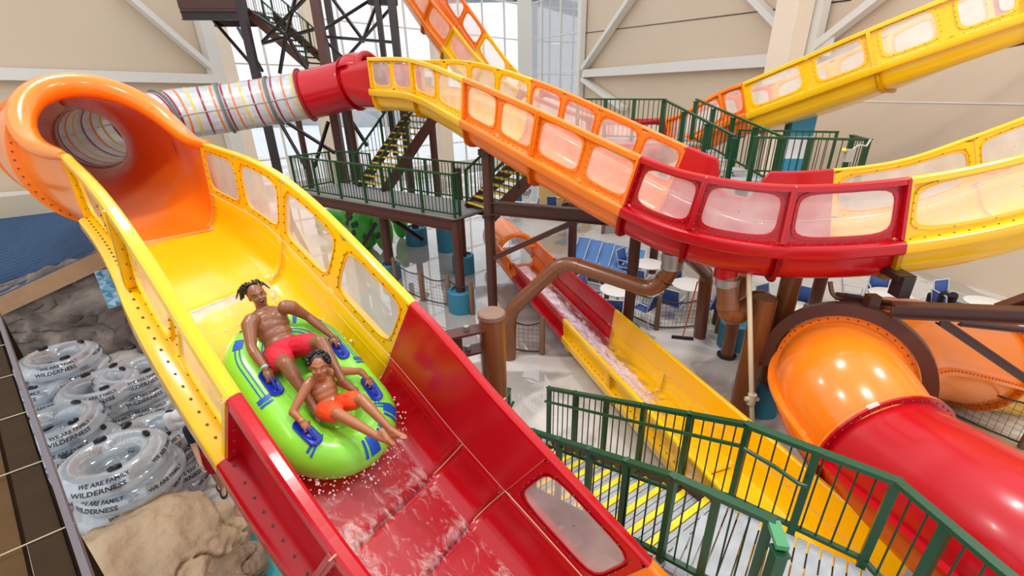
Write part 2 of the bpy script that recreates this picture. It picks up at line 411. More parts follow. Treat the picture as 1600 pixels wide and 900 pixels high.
def clear_tube():
    joints = [4.2, 5.9, 6.9, 7.55, 8.0]
    for a, b in zip(joints[:-1], joints[1:]):
        sec, frs = tube_sec(slideA, TB, a, b, RT, 'tube_clear', 'clear_tube_section', n=32, per=14, flange=False)
        L = sum((frs[i + 1][0] - frs[i][0]).length for i in range(len(frs) - 1))
        k = max(3, int(L / .28)); cols = ['stripe_red', 'stripe_orange', 'stripe_yellow']
        for i in range(k):
            u = a + (b - a) * (i + .5) / k; c = catmull(TB, u); d = (catmull(TB, u + .02) - catmull(TB, u - .02)).normalized(); x = d.cross(V((0, 0, 1))).normalized(); y = x.cross(d)
            f = (c, d, x, y, u); mb = MB(); mb.grid([ring_pts(f, RT - .012, 32, off=-.028), ring_pts(f, RT + .014, 32, off=-.028), ring_pts(f, RT + .014, 32, off=.028), ring_pts(f, RT - .012, 32, off=.028), ring_pts(f, RT - .012, 32, off=-.028)], True)
            mb.build('stripe', cols[i % 3], sec, True)
        rb = MB()
        for f in (frs[0], frs[-1]):
            rb = MB(); rb.grid([ring_pts(f, RT, 32, off=-.035), ring_pts(f, RT + .06, 32, off=-.035), ring_pts(f, RT + .06, 32, off=.035), ring_pts(f, RT, 32, off=.035)], True)
            rb.build('joint_ring', 'gasket', sec)
        for sg in (1, -1):
            sb = MB(); sb.tube([f[0] + f[2] * ((RT + .01) * sg) for f in frs], .018, 6); sb.build('side_seam', 'gasket', sec)
clear_tube()
tube_sec(slideA, TB, 8.0, 9.0, RT + .03, 'gel_red', 'tube_section', per=10)
# ---- arched middle run
NB = [P(578, 92, 13.2), P(645, 94, 11.7), P(729, 124, 9.5), P(846, 175, 8), P(1004, 247, 7), P(1105, 278, 6.5), P(1240, 293, 6.15), P(1417, 281, 5.9), P(1600, 244, 5.8), P(1760, 190, 5.9), P(1920, 130, 6.1)]
def rims(N, sgn=1):
    R = []
    for i in range(len(N)):
        d = N[min(i + 1, len(N) - 1)] - N[max(i - 1, 0)]; d.z = 0; d.normalize(); R.append(N[i] + V((-d.y, d.x, 0)) * (W * sgn))
    return R
RB_ = rims(NB)
for i, dz in ((6, .08), (7, .16), (8, .30), (9, .36), (10, .36)): RB_[i].z -= dz
PB = Path(NB, RB_)
section(slideA, PB, 0, 1, 'gel_yellow', 2, 2)
section(slideA, PB, 1, 2, 'gel_yellow', 2, 2)
section(slideA, PB, 2, 3, 'gel_orange', 2, 2)
section(slideA, PB, 3, 4, 'gel_orange', 2, 2)
def smooth(a, b, x): t = max(0, min(1, (x - a) / (b - a))); return t * t * (3 - 2 * t)
dip = lambda u: 1 - .62 * smooth(4.75, 5.15, u) + .62 * smooth(5.75, 6.1, u)
section(slideA, PB, 4, 5, 'gel_red', 1, 0, topr=dip)
section(slideA, PB, 5, 6, 'gel_red', 1, 0, topr=dip)
section(slideA, PB, 6, 7, 'gel_red', 1, 0, topr=dip)
section(slideA, PB, 7, 9, 'gel_yellow', 1, 1, mar=.05); section(slideA, PB, 9, 10, 'gel_yellow', 1, 1)
# red hood between the tube and the arched run
def hood():
    fr = PB.frame(0); c, t, up, wd, d = fr
    mb = MB(); rows = []; N = 10
    prof = [(.85, 0.0), (.84, -.35)] + BOWL + [(-.84, -.35), (-.85, 0.0)]
    m_ = len(prof); e0 = catmull(TB, 9.0); dd = (catmull(TB, 9.02) - catmull(TB, 8.98)).normalized(); x = dd.cross(V((0, 0, 1))).normalized(); y = x.cross(dd)
    for i in range(N + 1):
        f = i / N; row = []
        for k, (a, h) in enumerate(prof):
            q = c + t * a + up * h
            ang = PI / 2 + .9 + (2 * PI - 1.8) * k / (m_ - 1)
            s_ = 1 if (x.dot(t) < 0) else -1
            p = e0 + x * (-s_ * -1) * 0 + x * (s_ * (RT + .03) * math.cos(ang)) + y * ((RT + .03) * math.sin(ang))
            row.append(p.lerp(q, f))
        rows.append(row)
    mb.grid(rows); sec = mb.build('flume_section', 'gel_red', slideA, True, .02, 0)
    top = MB(); rw = []
    for i in range(5):
        f = i / 4; row = []
        for k in range(15):
            ang = PI / 2 - 1.0 + 2.0 * k / 14
            bulge = .10 * math.sin(PI * min(1, f + .15))
            row.append(e0 + dd * (.75 * f) + x * ((RT + .05 + bulge) * math.cos(ang)) + y * ((RT + .05 + bulge) * math.sin(ang)))
        rw.append(row)
    top.grid(rw); top.tube(rw[-1], .07, 8); top.build('rolled_lip', 'gel_red', sec, True, .03, 0)
hood()
# ---- high slide behind
slideB = thing('high_slide', 'yellow and orange windowed slide dropping from the roof, behind the others', 'water slide')
NH = [P(622, -75, 17.6), P(675, 0, 17), P(710, 43, 16.8), P(756, 99, 16.5), P(812, 140, 16.2), P(930, 186, 15.4), P(1040, 186, 14.5), P(1125, 145, 13.4), P(1163, 131, 12.8), P(1260, 90, 11.5), P(1357, 48, 10.4), P(1474, 0, 9.5), P(1600, -50, 8.8), P(1750, -110, 8.2)]
PH = Path(NH, rims(NH))
section(slideB, PH, 0, 1, 'gel_orange', 2, 2); section(slideB, PH, 1, 2, 'gel_orange', 1, 1); section(slideB, PH, 2, 3, 'gel_yellow', 1, 1)
section(slideB, PH, 3, 4, 'gel_yellow', 1, 2); section(slideB, PH, 4, 5, 'gel_red', 1, 1); section(slideB, PH, 5, 6, 'gel_red', 1, 1)
section(slideB, PH, 6, 7, 'gel_orange', 1, 1); section(slideB, PH, 7, 8, 'gel_orange', 1, 1)
section(slideB, PH, 8, 10, 'gel_yellow', 2, 2, mar=.12); section(slideB, PH, 10, 12, 'gel_yellow', 2, 2, mar=.14); section(slideB, PH, 12, 13, 'gel_red', 1, 1)
# ---- tunnel slide at the lower right
slideC = thing('tunnel_slide', 'enclosed red and orange tunnel slide bending beside the green landing rail', 'water slide')
TC = [P(1800, 1040, 3.4), P(1630, 890, 4.0), P(1500, 795, 4.75), P(1378, 705, 5.7), P(1318, 618, 6.3), P(1322, 572, 7.1), P(1385, 540, 7.6), P(1460, 550, 8.1), P(1530, 566, 8.4), P(1620, 590, 8.6), P(1740, 620, 8.7)]
RC = .82
tube_sec(slideC, TC, 0.2, 3.0, RC, 'gel_red', n=44)
tube_sec(slideC, TC, 3.0, 4.7, RC, 'gel_orange', n=44, rfun=lambda u: RC + .04 * math.sin(PI * (u - 3) / 1.7))
tube_sec(slideC, TC, 4.7, 7.9, RC, 'gel_orange', n=44)
tube_sec(slideC, TC, 7.9, 10, RC, 'gel_yellow', n=44)
def side_flanges(pts, u0, u1, rf, m, sides=(0, PI)):
    for a in sides:
        mb = MB(); bo = MB(); rows = []; N = int((u1 - u0) * 12)
        for i in range(N + 1):
            u = u0 + (u1 - u0) * i / N; c = catmull(pts, u); d = (catmull(pts, u + .02) - catmull(pts, u - .02)).normalized(); x = d.cross(V((0, 0, 1))).normalized(); y = x.cross(d); o = x * math.cos(a) + y * math.sin(a); w_ = x * -math.sin(a) + y * math.cos(a); R = rf(u)
            rows.append([c + o * R + w_ * .025, c + o * (R + .1) + w_ * .025, c + o * (R + .1) - w_ * .025, c + o * R - w_ * .025]); bo.ball(c + o * (R + .055) + w_ * .03, .014, 5, 3)
        mb.grid(rows); mb.build('side_flange', m, slideC); bo.build('bolts', 'bolt_steel', slideC)['kind'] = 'stuff'
side_flanges(TC, .3, 3.0, lambda u: RC, 'gel_red'); side_flanges(TC, 3.0, 4.7, lambda u: RC + .04 * math.sin(PI * (u - 3) / 1.7), 'gel_orange'); side_flanges(TC, 4.7, 7.9, lambda u: RC, 'gel_orange'); side_flanges(TC, 7.9, 10, lambda u: RC, 'gel_yellow')
# ---- run-out chute on the ground
slideD = thing('runout_chute', 'open orange, red and yellow run-out chute with rushing water, resting on the deck', 'water slide')
hd = V((.345, -.938, 0)); td = V((.938, .345, 0))
c_a = V((1.24, 8.78, 1.0))
def dst(s, z): c = c_a + hd * s; c.z = z; return c
SD = [-6.4, -5.2, -3.6, 0.0, 2.0, 4.0, 6.2]; ZD = [1.25, 1.1, 1.02, 1.0, 1.0, 1.0, 1.0]
WD = 1.2
PD = Path([dst(s, z) - td * WD / 2 for s, z in zip(SD, ZD)], [dst(s, z) + td * WD / 2 for s, z in zip(SD, ZD)])
HD = [(.80, -.36), (.78, -.5), (.74, -.66), (.68, -.73), (.55, -.75)]
BD = HD + [(0, -.75)] + [(-a, h) for a, h in reversed(HD)]
PD.A1 = .80; PD.H1 = -.36; PD.W0 = 1.7
section(slideD, PD, 1.0, 2.0, 'gel_orange', bowl=BD, fin=False, boltson=False)
section(slideD, PD, 2.0, 3.0, 'gel_red', bowl=BD, fin=False, boltson=False)
section(slideD, PD, 3.0, 4.0, 'gel_yellow', bowl=BD, boltson=True)
section(slideD, PD, 4.0, 5.0, 'gel_yellow', bowl=BD, boltson=True)
section(slideD, PD, 5.0, 6.0, 'gel_yellow', bowl=BD, boltson=False)
def tunnel_exit():
    mb = MB(); rows = []; N = 8
    for i in range(N + 1):
        f = i / N; c = dst(-7.2 + 1.9 * f, 0); y0 = .28
        row = []
        for k in range(25):
            a = -PI * .12 + (PI * 1.24) * k / 24; r = .62
            row.append(c + td * (r * math.cos(a)) + V((0, 0, .72 + .08 * (1 - f) + r * math.sin(a))))
        rows.append(row)
    mb.grid(rows); sec = mb.build('tunnel_mouth', 'gel_orange', slideD, True, .03, 0)
    lp = MB(); lp.tube(rows[-1], .09, 10); lp.build('rolled_lip', 'gel_orange', sec, True)
    # sloping cheeks from the mouth down to the chute rims
    for sg in (-1, 1):
        cb = MB(); A = []
        for i in range(7):
            f = i / 6; c = dst(-5.35 + 1.3 * f, 0) + td * (sg * .62); A.append([c + V((0, 0, 1.25 - .22 * f ** .6 if 0 else 1.0 + .22 * (1 - f) ** 2)), c + V((0, 0, .55))])
        cb.grid(A); cb.build('cheek', 'gel_orange', sec, True, .03, 0)
    bb = MB(); bb.bar(dst(-5.1, .98) - td * .6, dst(-5.1, .98) + td * .6, .12, .05); bb.build('cross_bar', 'gel_orange', sec)
tunnel_exit()
# ------------------------------------------------------------------ building
def concrete():
    m = bpy.data.materials.new('wet_concrete'); m.use_nodes = True; nt = m.node_tree; n = nt.nodes; l = nt.links; b = n['Principled BSDF']
    tc = n.new('ShaderNodeTexCoord')
    def noise(sc, det=5, dist=0):
        z = n.new('ShaderNodeTexNoise'); z.inputs['Scale'].default_value = sc; z.inputs['Detail'].default_value = det; z.inputs['Distortion'].default_value = dist; l.new(tc.outputs['Object'], z.inputs['Vector']); return z
    big = noise(.28, 6, .6); fine = noise(3.5, 8)
    r = n.new('ShaderNodeValToRGB'); r.color_ramp.elements[0].position = .49; r.color_ramp.elements[1].position = .515; mp = n.new('ShaderNodeMapping'); mp.vector_type = 'TEXTURE'; mp.inputs['Location'].default_value = (-3.2, 13.5, 0); mp.inputs['Scale'].default_value = (6.5, 6.5, 6.5); l.new(tc.outputs['Object'], mp.inputs[0])
    gd = n.new('ShaderNodeTexGradient'); gd.gradient_type = 'SPHERICAL'; l.new(mp.outputs[0], gd.inputs[0]); ma = n.new('ShaderNodeMath'); ma.operation = 'MULTIPLY_ADD'; ma.inputs[1].default_value = .32; l.new(gd.outputs['Fac'], ma.inputs[0]); l.new(big.outputs['Fac'], ma.inputs[2]); l.new(ma.outputs[0], r.inputs[0])
    mx = n.new('ShaderNodeMix'); mx.data_type = 'RGBA'; mx.inputs[6].default_value = (*srgb((222, 217, 211)), 1); mx.inputs[7].default_value = (*srgb((196, 192, 187)), 1); l.new(fine.outputs['Fac'], mx.inputs[0])
    wt = n.new('ShaderNodeMix'); wt.data_type = 'RGBA'; wt.blend_type = 'MULTIPLY'; wt.inputs[7].default_value = (.62, .61, .61, 1)
    l.new(r.outputs[0], wt.inputs[0]); l.new(mx.outputs[2], wt.inputs[6]); l.new(wt.outputs[2], b.inputs['Base Color'])
    mr = n.new('ShaderNodeMapRange'); mr.inputs[3].default_value = .38; mr.inputs[4].default_value = .04; l.new(r.outputs[0], mr.inputs[0]); l.new(mr.outputs[0], b.inputs['Roughness'])
    b.inputs['Coat Roughness'].default_value = .02; b.inputs['Coat IOR'].default_value = 1.7; l.new(r.outputs[0], b.inputs['Coat Weight'])
    bp = n.new('ShaderNodeBump'); bp.inputs['Strength'].default_value = .05; l.new(fine.outputs['Fac'], bp.inputs['Height']); l.new(bp.outputs[0], b.inputs['Normal'])
    MATS['wet_concrete'] = m
concrete()
mat('wall_beige', (214, 194, 169), .8, var=.05, scale=.25, bump=.05, bscale=25)
mat('wall_grey', (186, 172, 150), .8, var=.05, scale=.3)
mat('column_beige', (240, 222, 198), .6, var=.03, scale=1)
mat('snow', (236, 240, 246), .9, var=.03, scale=.3)
mat('far_trees', (168, 176, 180), .9, var=.2, scale=1.2)
mat('duct', (120, 135, 145), .4, .3)
mat('roof_blue', (62, 92, 128), .35, var=.12, scale=2); mat('wood_fascia', (178, 140, 104), .7, var=.15, scale=5)
mat('mural_a', (112, 102, 96), .85, var=.15, scale=1.5); mat('mural_b', (126, 116, 108), .85, var=.12, scale=1.5); mat('mural_c', (96, 87, 82), .85, var=.15, scale=1.5); mat('mural_d', (142, 130, 122), .85, var=.12, scale=1.5)
mat('crystal_a', (150, 200, 222), .3); mat('crystal_b', (104, 166, 200), .3); mat('crystal_c', (190, 224, 236), .3); mat('teal_dark', (22, 62, 80), .5)
film('glass_pane', (240, 245, 250), .04, rough=.02, gloss=.1)
def quad(mb, a, b, c, d): mb.add([a, b, c, d], [(0, 1, 2, 3)])
fl = MB(); quad(fl, (-34, -6, 0), (34, -6, 0), (34, 44, 0), (-34, 44, 0)); setting(fl.build('floor', 'wet_concrete'))
sn = MB(); quad(sn, (-90, 20, -.6), (60, 20, -.6), (60, 140, -.6), (-90, 140, -.6)); setting(sn.build('snow_field', 'snow'))
KL, KM, KR = V((-16.3, 26, 0)), V((-.8, 42, 0)), V((3.3, 36, 0))
KLL = KL + V((-.43, -.9, 0)) * 34; KRR = KR + V((.40, -.916, 0)) * 42
HT = 13.5
def wall(name, a, b, z0, z1, m, th=.3):
    mb = MB(); d = (b - a).normalized(); nrm = V((d.y, -d.x, 0))
    if nrm.dot(V((0, 5, 0)) - (a + b) / 2) > 0: nrm = -nrm
    c = (a + b) / 2 + nrm * th / 2; mb.box((c.x, c.y, (z0 + z1) / 2), ((b - a).length, th, z1 - z0), (d, V((-d.y, d.x, 0)), V((0, 0, 1))))
    return setting(mb.build(name, m))
wall('wall_left', KLL, KL, 0, HT, 'wall_beige'); wl_ = wall('wall_right', KR, KRR, 0, HT, 'wall_beige')
class Plane:
    """upright wall plane: a pixel or an offset from the wall -> point"""
    def __init__(s, a, b):
        s.a = a; d = (b - a).normalized(); s.d = d; s.n = V((d.y, -d.x, 0))
        if s.n.dot(V((0, 3, 0)) - a) < 0: s.n = -s.n
    def at(s, px, py, off=0.0):
        r = ray(px, py); C = V((0, 0, CAM_H)); t = ((s.a + s.n * off) - C).dot(s.n) / r.dot(s.n); return C + r * t
LW, RW = Plane(KLL, KL), Plane(KR, KRR)
def steel(name, label, pts, wd, ht, m='steel_white', beam=True):
    mb = MB(); (mb.ibeam if beam else mb.bar)(pts[0], pts[1], wd, ht); return tag(mb.build(name, m), label, 'beam')
def onwall(pl, p, q, off): return [pl.at(*p, off), pl.at(*q, off)]
def level(pl, px, py, px2, off):
    """horizontal member at the height seen at (px,py), running to the column px2"""
    a = pl.at(px, py, off); lo, hi = 0, 900
    for _ in range(40):
        mi = (lo + hi) / 2; z = pl.at(px2, mi, off).z
        if z > a.z: lo = mi
        else: hi = mi
    return [a, pl.at(px2, (lo + hi) / 2, off)]
def hbar(name, label, pl, px, py, px2, off, ht, wd=.3):
    a, b = level(pl, px, py, px2, off); mb = MB(); mb.bar(a, b, wd, ht); return tag(mb.build(name, 'steel_white'), label, 'beam')
hbar('wall_beam', 'long white horizontal steel beam across the left wall above the clear tube', LW, -220, 110, 342, .35, .42)
hbar('wall_beam', 'white horizontal steel beam across the right wall beside the glazing', RW, 912, 115, 1216, .35, .48)
def strut(name, label, pl, p, q, off, w_):
    a, b = onwall(pl, p, q, off); mb = MB(); mb.bar(a, b, .25, w_, pl.n); o = mb.build(name, 'steel_white'); return tag(o, label, 'brace')
strut('diagonal_brace', 'white diagonal brace on the left wall reaching up to the picture top', LW, (185, -18), (332, 108), .35, .42)
strut('diagonal_brace', 'white diagonal brace low on the left wall beside the orange elbow', LW, (-40, 212), (75, 285), .35, .38)
strut('diagonal_brace', 'white diagonal brace rising from the right wall beam beside the glazing', RW, (912, 108), (1000, -22), .35, .5)
strut('diagonal_brace', 'short white diagonal brace falling below the right wall beam', RW, (912, 124), (975, 170), .35, .5)
strut('diagonal_brace', 'white diagonal brace left of the broad beige column', RW, (1160, -20), (1255, 78), .35, .42)
strut('diagonal_brace', 'white diagonal brace rising right from the gusset above the yellow slide', RW, (1272, 76), (1395, -20), .35, .42)
def column(name, label, base, sx, sy, h, m, rot=None, z0=0):
    d = rot or V((1, 0, 0)); mb = MB(); mb.box((base.x, base.y, z0 + h / 2), (sx, sy, h), (d, V((-d.y, d.x, 0)), V((0, 0, 1))))
    return tag(mb.build(name, m), label, 'column')
def wcol(name, label, pl, px, py, off, sx, sy, m):
    p = pl.at(px, py, off); return column(name, label, V((p.x, p.y, 0)), sx, sy, HT, m, pl.d)
wcol('wall_column', 'white steel column on the left wall next to the first beige glazing column', LW, 330, 75, .3, .75, .5, 'steel_white')
wcol('wall_column', 'broad beige column standing off the right wall above the yellow slide', RW, 1234, 50, 1.1, .95, .8, 'column_beige')
wcol('wall_column', 'white steel column right of the broad beige column', RW, 1277, 30, .4, .5, .4, 'steel_white')
wcol('wall_column', 'slim white column at the corner of glazing and right wall', RW, 908, 60, .3, .5, .4, 'steel_white')
for p, lab in (((1252, 70), 'left'), ((1285, 74), 'right')):
    g = MB(); a = RW.at(*p, .45); g.box(a, (.75, .06, .6), (RW.d, RW.n, V((0, 0, 1)))); tag(g.build('gusset_plate', 'steel_white'), 'white gusset plate at the foot of the %s brace by the broad beige column' % lab, 'plate')
for pl, pts, nm, tg in ((RW, (912, 52, 1330), 'wall_right', 1), (RW, (1330, 158, 1720), 'wall_right', 2)):
    a, b = level(pl, pts[0], pts[1], pts[2], .012); j = MB(); j.bar(a, b, .02, .04); o = j.build('panel_joint', 'steel_dark' if tg == 1 else 'steel_white'); o.parent = wl_
# roof duct
dm = MB(); dm.tube([P(690, -8, 33), P(840, -10, 36)], .55, 14); tag(dm.build('roof_duct', 'duct', None, True), 'grey round duct under the roof above the glazing', 'duct')
# glazing
def glazing(name, a, b, nb, z0, zs, colpx=()):
    d = (b - a).normalized(); Lg = (b - a).length; nrm = V((-d.y, d.x, 0))
    fr = MB(); fr.bar(a + V((0, 0, .25)), b + V((0, 0, .25)), .3, .5); root = setting(fr.build(name, 'steel_white'))
    vb = MB(); vb.box((0, 0, 0), (.09, .14, HT)); hb = MB(); hb.box((0, 0, 0), (Lg, .12, .08)); pn = MB(); pn.box((0, 0, 0), (1, .02, 1))
    ang = math.atan2(d.y, d.x)
    def put(mbo, nm, m, loc, sc=(1, 1, 1), src=[{}]):
        k = (nm, id(mbo))
        if k not in src[0]: o = mbo.build(nm, m); src[0][k] = o
        else: o = src[0][k].copy(); COL.objects.link(o)
        o.parent = root; o.location = loc; o.rotation_euler = (0, 0, ang); o.scale = sc; return o
    for i in range(nb + 1): put(vb, 'mullion', 'steel_white', a + d * (Lg * i / nb) + V((0, 0, HT / 2)))
    for z in zs: put(hb, 'transom', 'steel_white', (a + b) / 2 + V((0, 0, z)))
    zz = [.5] + list(zs) + [HT]
    for i in range(nb):
        for z1, z2 in zip(zz[:-1], zz[1:]):
            put(pn, 'pane', 'glass_pane', a + d * (Lg * (i + .5) / nb) + V((0, 0, (z1 + z2) / 2)), (Lg / nb, 1, z2 - z1))
    return root
ZS = (1.9, 4.4, 6.9, 9.4, 11.9)
glazing('window_1', KL, KM, 10, 0, ZS); glazing('window_2', KM, KR, 3, 0, ZS)
GP = Plane(KL, KM)
def gcol(label, px, sx, m, off=.6, name='glazing_column'):
    p = GP.at(px, 200, off); column(name, label, V((p.x, p.y, 0)), sx, .6, HT, m, GP.d)
gcol('beige column at the left end of the glazing behind the clear tube', 374, .95, 'column_beige', .3)
gcol('pale column in the glazing behind the stair tower', 513, .7, 'column_beige'); gcol('beige column in the glazing right of the upper stairs', 694, 1.0, 'column_beige'); 
column('glazing_column', 'white column at the far corner of the glazing above the arched slide', KM + V((0, -.5, 0)), 1.1, .8, HT, 'steel_white')
# snowy bank and far trees outside
tb = MB(); rnd = random.Random(3)
for i in range(26):
    x = -60 + i * 4.2; y = 95 + rnd.uniform(-8, 8)
    tb.ball((x, y, rnd.uniform(-1, .6)), (rnd.uniform(3, 6), 2, rnd.uniform(2.2, 4.5)), 10, 7)
o = tb.build('far_woodland', 'far_trees', None, True); o['kind'] = 'stuff'; tag(o, 'pale grey winter trees seen far off through the glazing', 'trees')
# ------------------------------------------------------------------ left: shed with blue roof, painted rock wall
A_, B_ = P(-60, 497, 9.4), P(168, 392, 9.8); C_, D_ = P(105, 331, 13.5), P(-60, 350, 13.5)
shed = thing('tube_shed', 'low shed with ribbed blue metal roof and wooden rake board, behind the tube stacks', 'shed', (A_.x, A_.y, 0))
rb = MB(); quad(rb, A_, B_, C_, D_); roof = rb.build('roof', 'roof_blue', shed, False, .05, -1)
for i in range(26):
    f = (i + .5) / 26; a = A_.lerp(D_, f); b = B_.lerp(C_, f); r_ = MB(); r_.bar(a + V((0, 0, .025)), b + V((0, 0, .025)), .07, .05); r_.build('rib', 'roof_blue', roof)
fb = MB(); fb.bar(A_ - V((0, .05, .12)), B_ - V((0, .05, .12)), .08, .34); fb.build('rake_board', 'wood_fascia', shed)
eb = MB(); eb.bar(D_ + V((0, .1, .2)), C_ + V((.3, .1, .2)), .25, .9); eb.build('upper_wall', 'wall_grey', shed)
cw = MB(); a = LW.at(-60, 312, .5); b = LW.at(120, 300, .5); cw.bar(a, b, .5, .3); tag(cw.build('wall_ledge', 'steel_white'), 'pale ledge along the foot of the left wall above the blue roof', 'ledge')
def mural():
    """sculpted rock face: one continuous ridged surface under the rake board"""
    from mathutils import noise as mn
    a = V((-13.2, 8.85, 0)); b = V((-8.7, 9.8, 0)); NX, NZ = 90, 46; rows = []
    for k in range(NZ + 1):
        row = []
        for i in range(NX + 1):
            f = i / NX; g = k / NZ; top = 1.2 + 1.35 * f; p = a.lerp(b, f); q = V((f * 4.2, g * 2.4 + f * .8, 1.7))
            rd = (1 - abs(mn.noise(q * 1.3))) ** 2 * .5 + (1 - abs(mn.noise(q * 2.9 + V((3, 1, 0))))) ** 3 * .25 + mn.noise(q * 6) * .05
            row.append(p + V((.1, -1, 0)) * (rd * .75 * (1 - .5 * g) + .35 * (1 - g)) + V((0, 0, top * g)))
        rows.append(row)
    mb = MB(); mb.grid(rows); o = mb.build('rock_mural', 'mural_rock', None, True, .1, 1); tag(o, 'grey brown sculpted rock wall under the wooden rake board', 'rock wall')
def mural_mat():
    m = mat('mural_rock', (122, 110, 102), .85, var=.1, scale=1); n = m.node_tree.nodes; l = m.node_tree.links; tc = [x for x in n if x.type == 'TEX_COORD'][0]
    nz = n.new('ShaderNodeTexNoise'); nz.inputs['Scale'].default_value = 1.1; nz.inputs['Detail'].default_value = 5; nz.inputs['Distortion'].default_value = 1.5; l.new(tc.outputs['Object'], nz.inputs[0])
    r = n.new('ShaderNodeValToRGB'); r.color_ramp.interpolation = 'B_SPLINE'; e = r.color_ramp.elements; e[0].position = .3; e[0].color = (*srgb((92, 84, 80)), 1); e[1].position = .7; e[1].color = (*srgb((160, 148, 138)), 1); x = e.new(.5); x.color = (*srgb((120, 108, 100)), 1); l.new(nz.outputs['Fac'], r.inputs[0]); l.new(r.outputs[0], n['Principled BSDF'].inputs['Base Color'])
mural_mat()
mural()
def crystals():
    a, b, c, d = P(148, 425, 8.9), P(178, 418, 8.9), P(208, 470, 8.6), P(170, 482, 8.6); root = thing('crystal_panel', 'light blue faceted crystal panel between rock mural and yellow chute', 'panel', (a.x, a.y, 0))
    n = 5; rnd = random.Random(5)
    def q(i, k): f, g = i / 3, k / n; return a.lerp(b, f).lerp(d.lerp(c, f), g)
    for i in range(3):
        for k in range(n):
            p = [q(i, k), q(i + 1, k), q(i + 1, k + 1), q(i, k + 1)]; m_ = (p[0] + p[1] + p[2] + p[3]) / 4 + V((.05, -.12, .05))
            for e in range(4):
                mb = MB(); mb.add([p[e], p[(e + 1) % 4], m_], [(0, 1, 2)]); mb.build('crystal_facet', ('crystal_a', 'crystal_b', 'crystal_c')[(e + i + k) % 3], root, False, .02, 0)
crystals()
tk = MB(); p = G(218, 528); tk.box((p.x, p.y + .3, .45), (.6, .6, .9)); tk.box((p.x, p.y + .3, .93), (.66, .66, .08)); tag(tk.build('teal_bin', 'teal_dark'), 'dark teal box standing at the end of the rock mural', 'bin')
# ------------------------------------------------------------------ railings, stairs, towers, supports
mat('plank_grey', (168, 170, 172), .55, var=.1, scale=8); mat('nosing_yellow', (244, 214, 20), .5, var=.06, scale=10)
mat('tread_far', (128, 112, 80), .6, var=.1); mat('nosing_far', (216, 192, 66), .6, var=.1, scale=10); mat('footing_blue', (46, 122, 150), .5, var=.1, scale=3); mat('pvc_cream', (226, 214, 182), .4); mat('deck_grey', (150, 150, 152), .6)
mat('steel_green_dark', (14, 56, 34), .4)
SH = {}
def inst(key, mk, name, m, parent, loc, axes=None, sc=(1, 1, 1)):
    """child sharing one mesh between alike pieces, placed in world coordinates"""
    if key not in SH:
        o = mk().build(name, m); SH[key] = o.data
    else: o = bpy.data.objects.new(name, SH[key]); COL.objects.link(o)
    M = Matrix.Translation(V(loc))
    if axes: M = M @ Matrix((axes[0], axes[1], axes[2])).transposed().to_4x4()
    M = M @ Matrix.Diagonal((*sc, 1))
    o.parent = parent; top = parent
    while top.parent: top = top.parent
    inv = ROOTM.get(top.name, Matrix()); o.matrix_local = inv @ M
    return o
def post_mb(h, s=.06):
    mb = MB(); mb.box((0, 0, h / 2), (s, s, h)); mb.box((0, 0, h + .012), (s * 1.25, s * 1.25, .024)); return mb
def bal_mb(h, r=.009):
    mb = MB(); mb.tube([(0, 0, 0), (0, 0, h)], r, 6); return mb
def railing(root, base, h=1.07, post=1.0, bal=.115, joined=False, hand=False, ps=.06, wide=.075, first=True, m='rail_green'):
    """root: thing; base: floor points. parts: top_rail, bottom_rail, handrail, post, baluster"""
    base = [V(p) for p in base]
    for i in range(len(base) - 1):
        a, b = base[i], base[i + 1]; L = (V((b.x, b.y, 0)) - V((a.x, a.y, 0))).length
        d = (b - a); dx = V((d.x, d.y, 0)).normalized(); up = V((0, 0, 1))
        t = MB(); t.bar(a + up * h, b + up * h, wide, .045); t.build('top_rail', m, root)
        t = MB(); t.bar(a + up * .09, b + up * .09, .05, .04); t.build('bottom_rail', m, root)
        n = max(1, int(round(L / post)))
        for k in range(n + 1):
            if k == 0 and (i > 0 or not first): continue
            p = a.lerp(b, k / n); inst(('post', round(h, 2), ps), lambda: post_mb(h, ps), 'post', m, root, p, (dx, V((-dx.y, dx.x, 0)), up))
        nb = max(2, int(L / bal)); J = MB()
        for k in range(1, nb):
            p = a.lerp(b, k / nb) + up * .1
            if joined: J.tube([p, p + up * (h - .12)], .011, 4, False)
            else: inst(('bal', round(h, 2)), lambda: bal_mb(h - .12), 'baluster', 'steel_green_dark', root, p)
        if joined: J.build('balusters', 'steel_green_dark', root)['kind'] = 'stuff'
        if hand:
            s_ = V((dx.y, -dx.x, 0)) * (.08 * hand); t = MB(); t.tube([a + up * (h - .22) + s_, b + up * (h - .22) + s_], .022, 8); t.build('handrail', m, root, True)
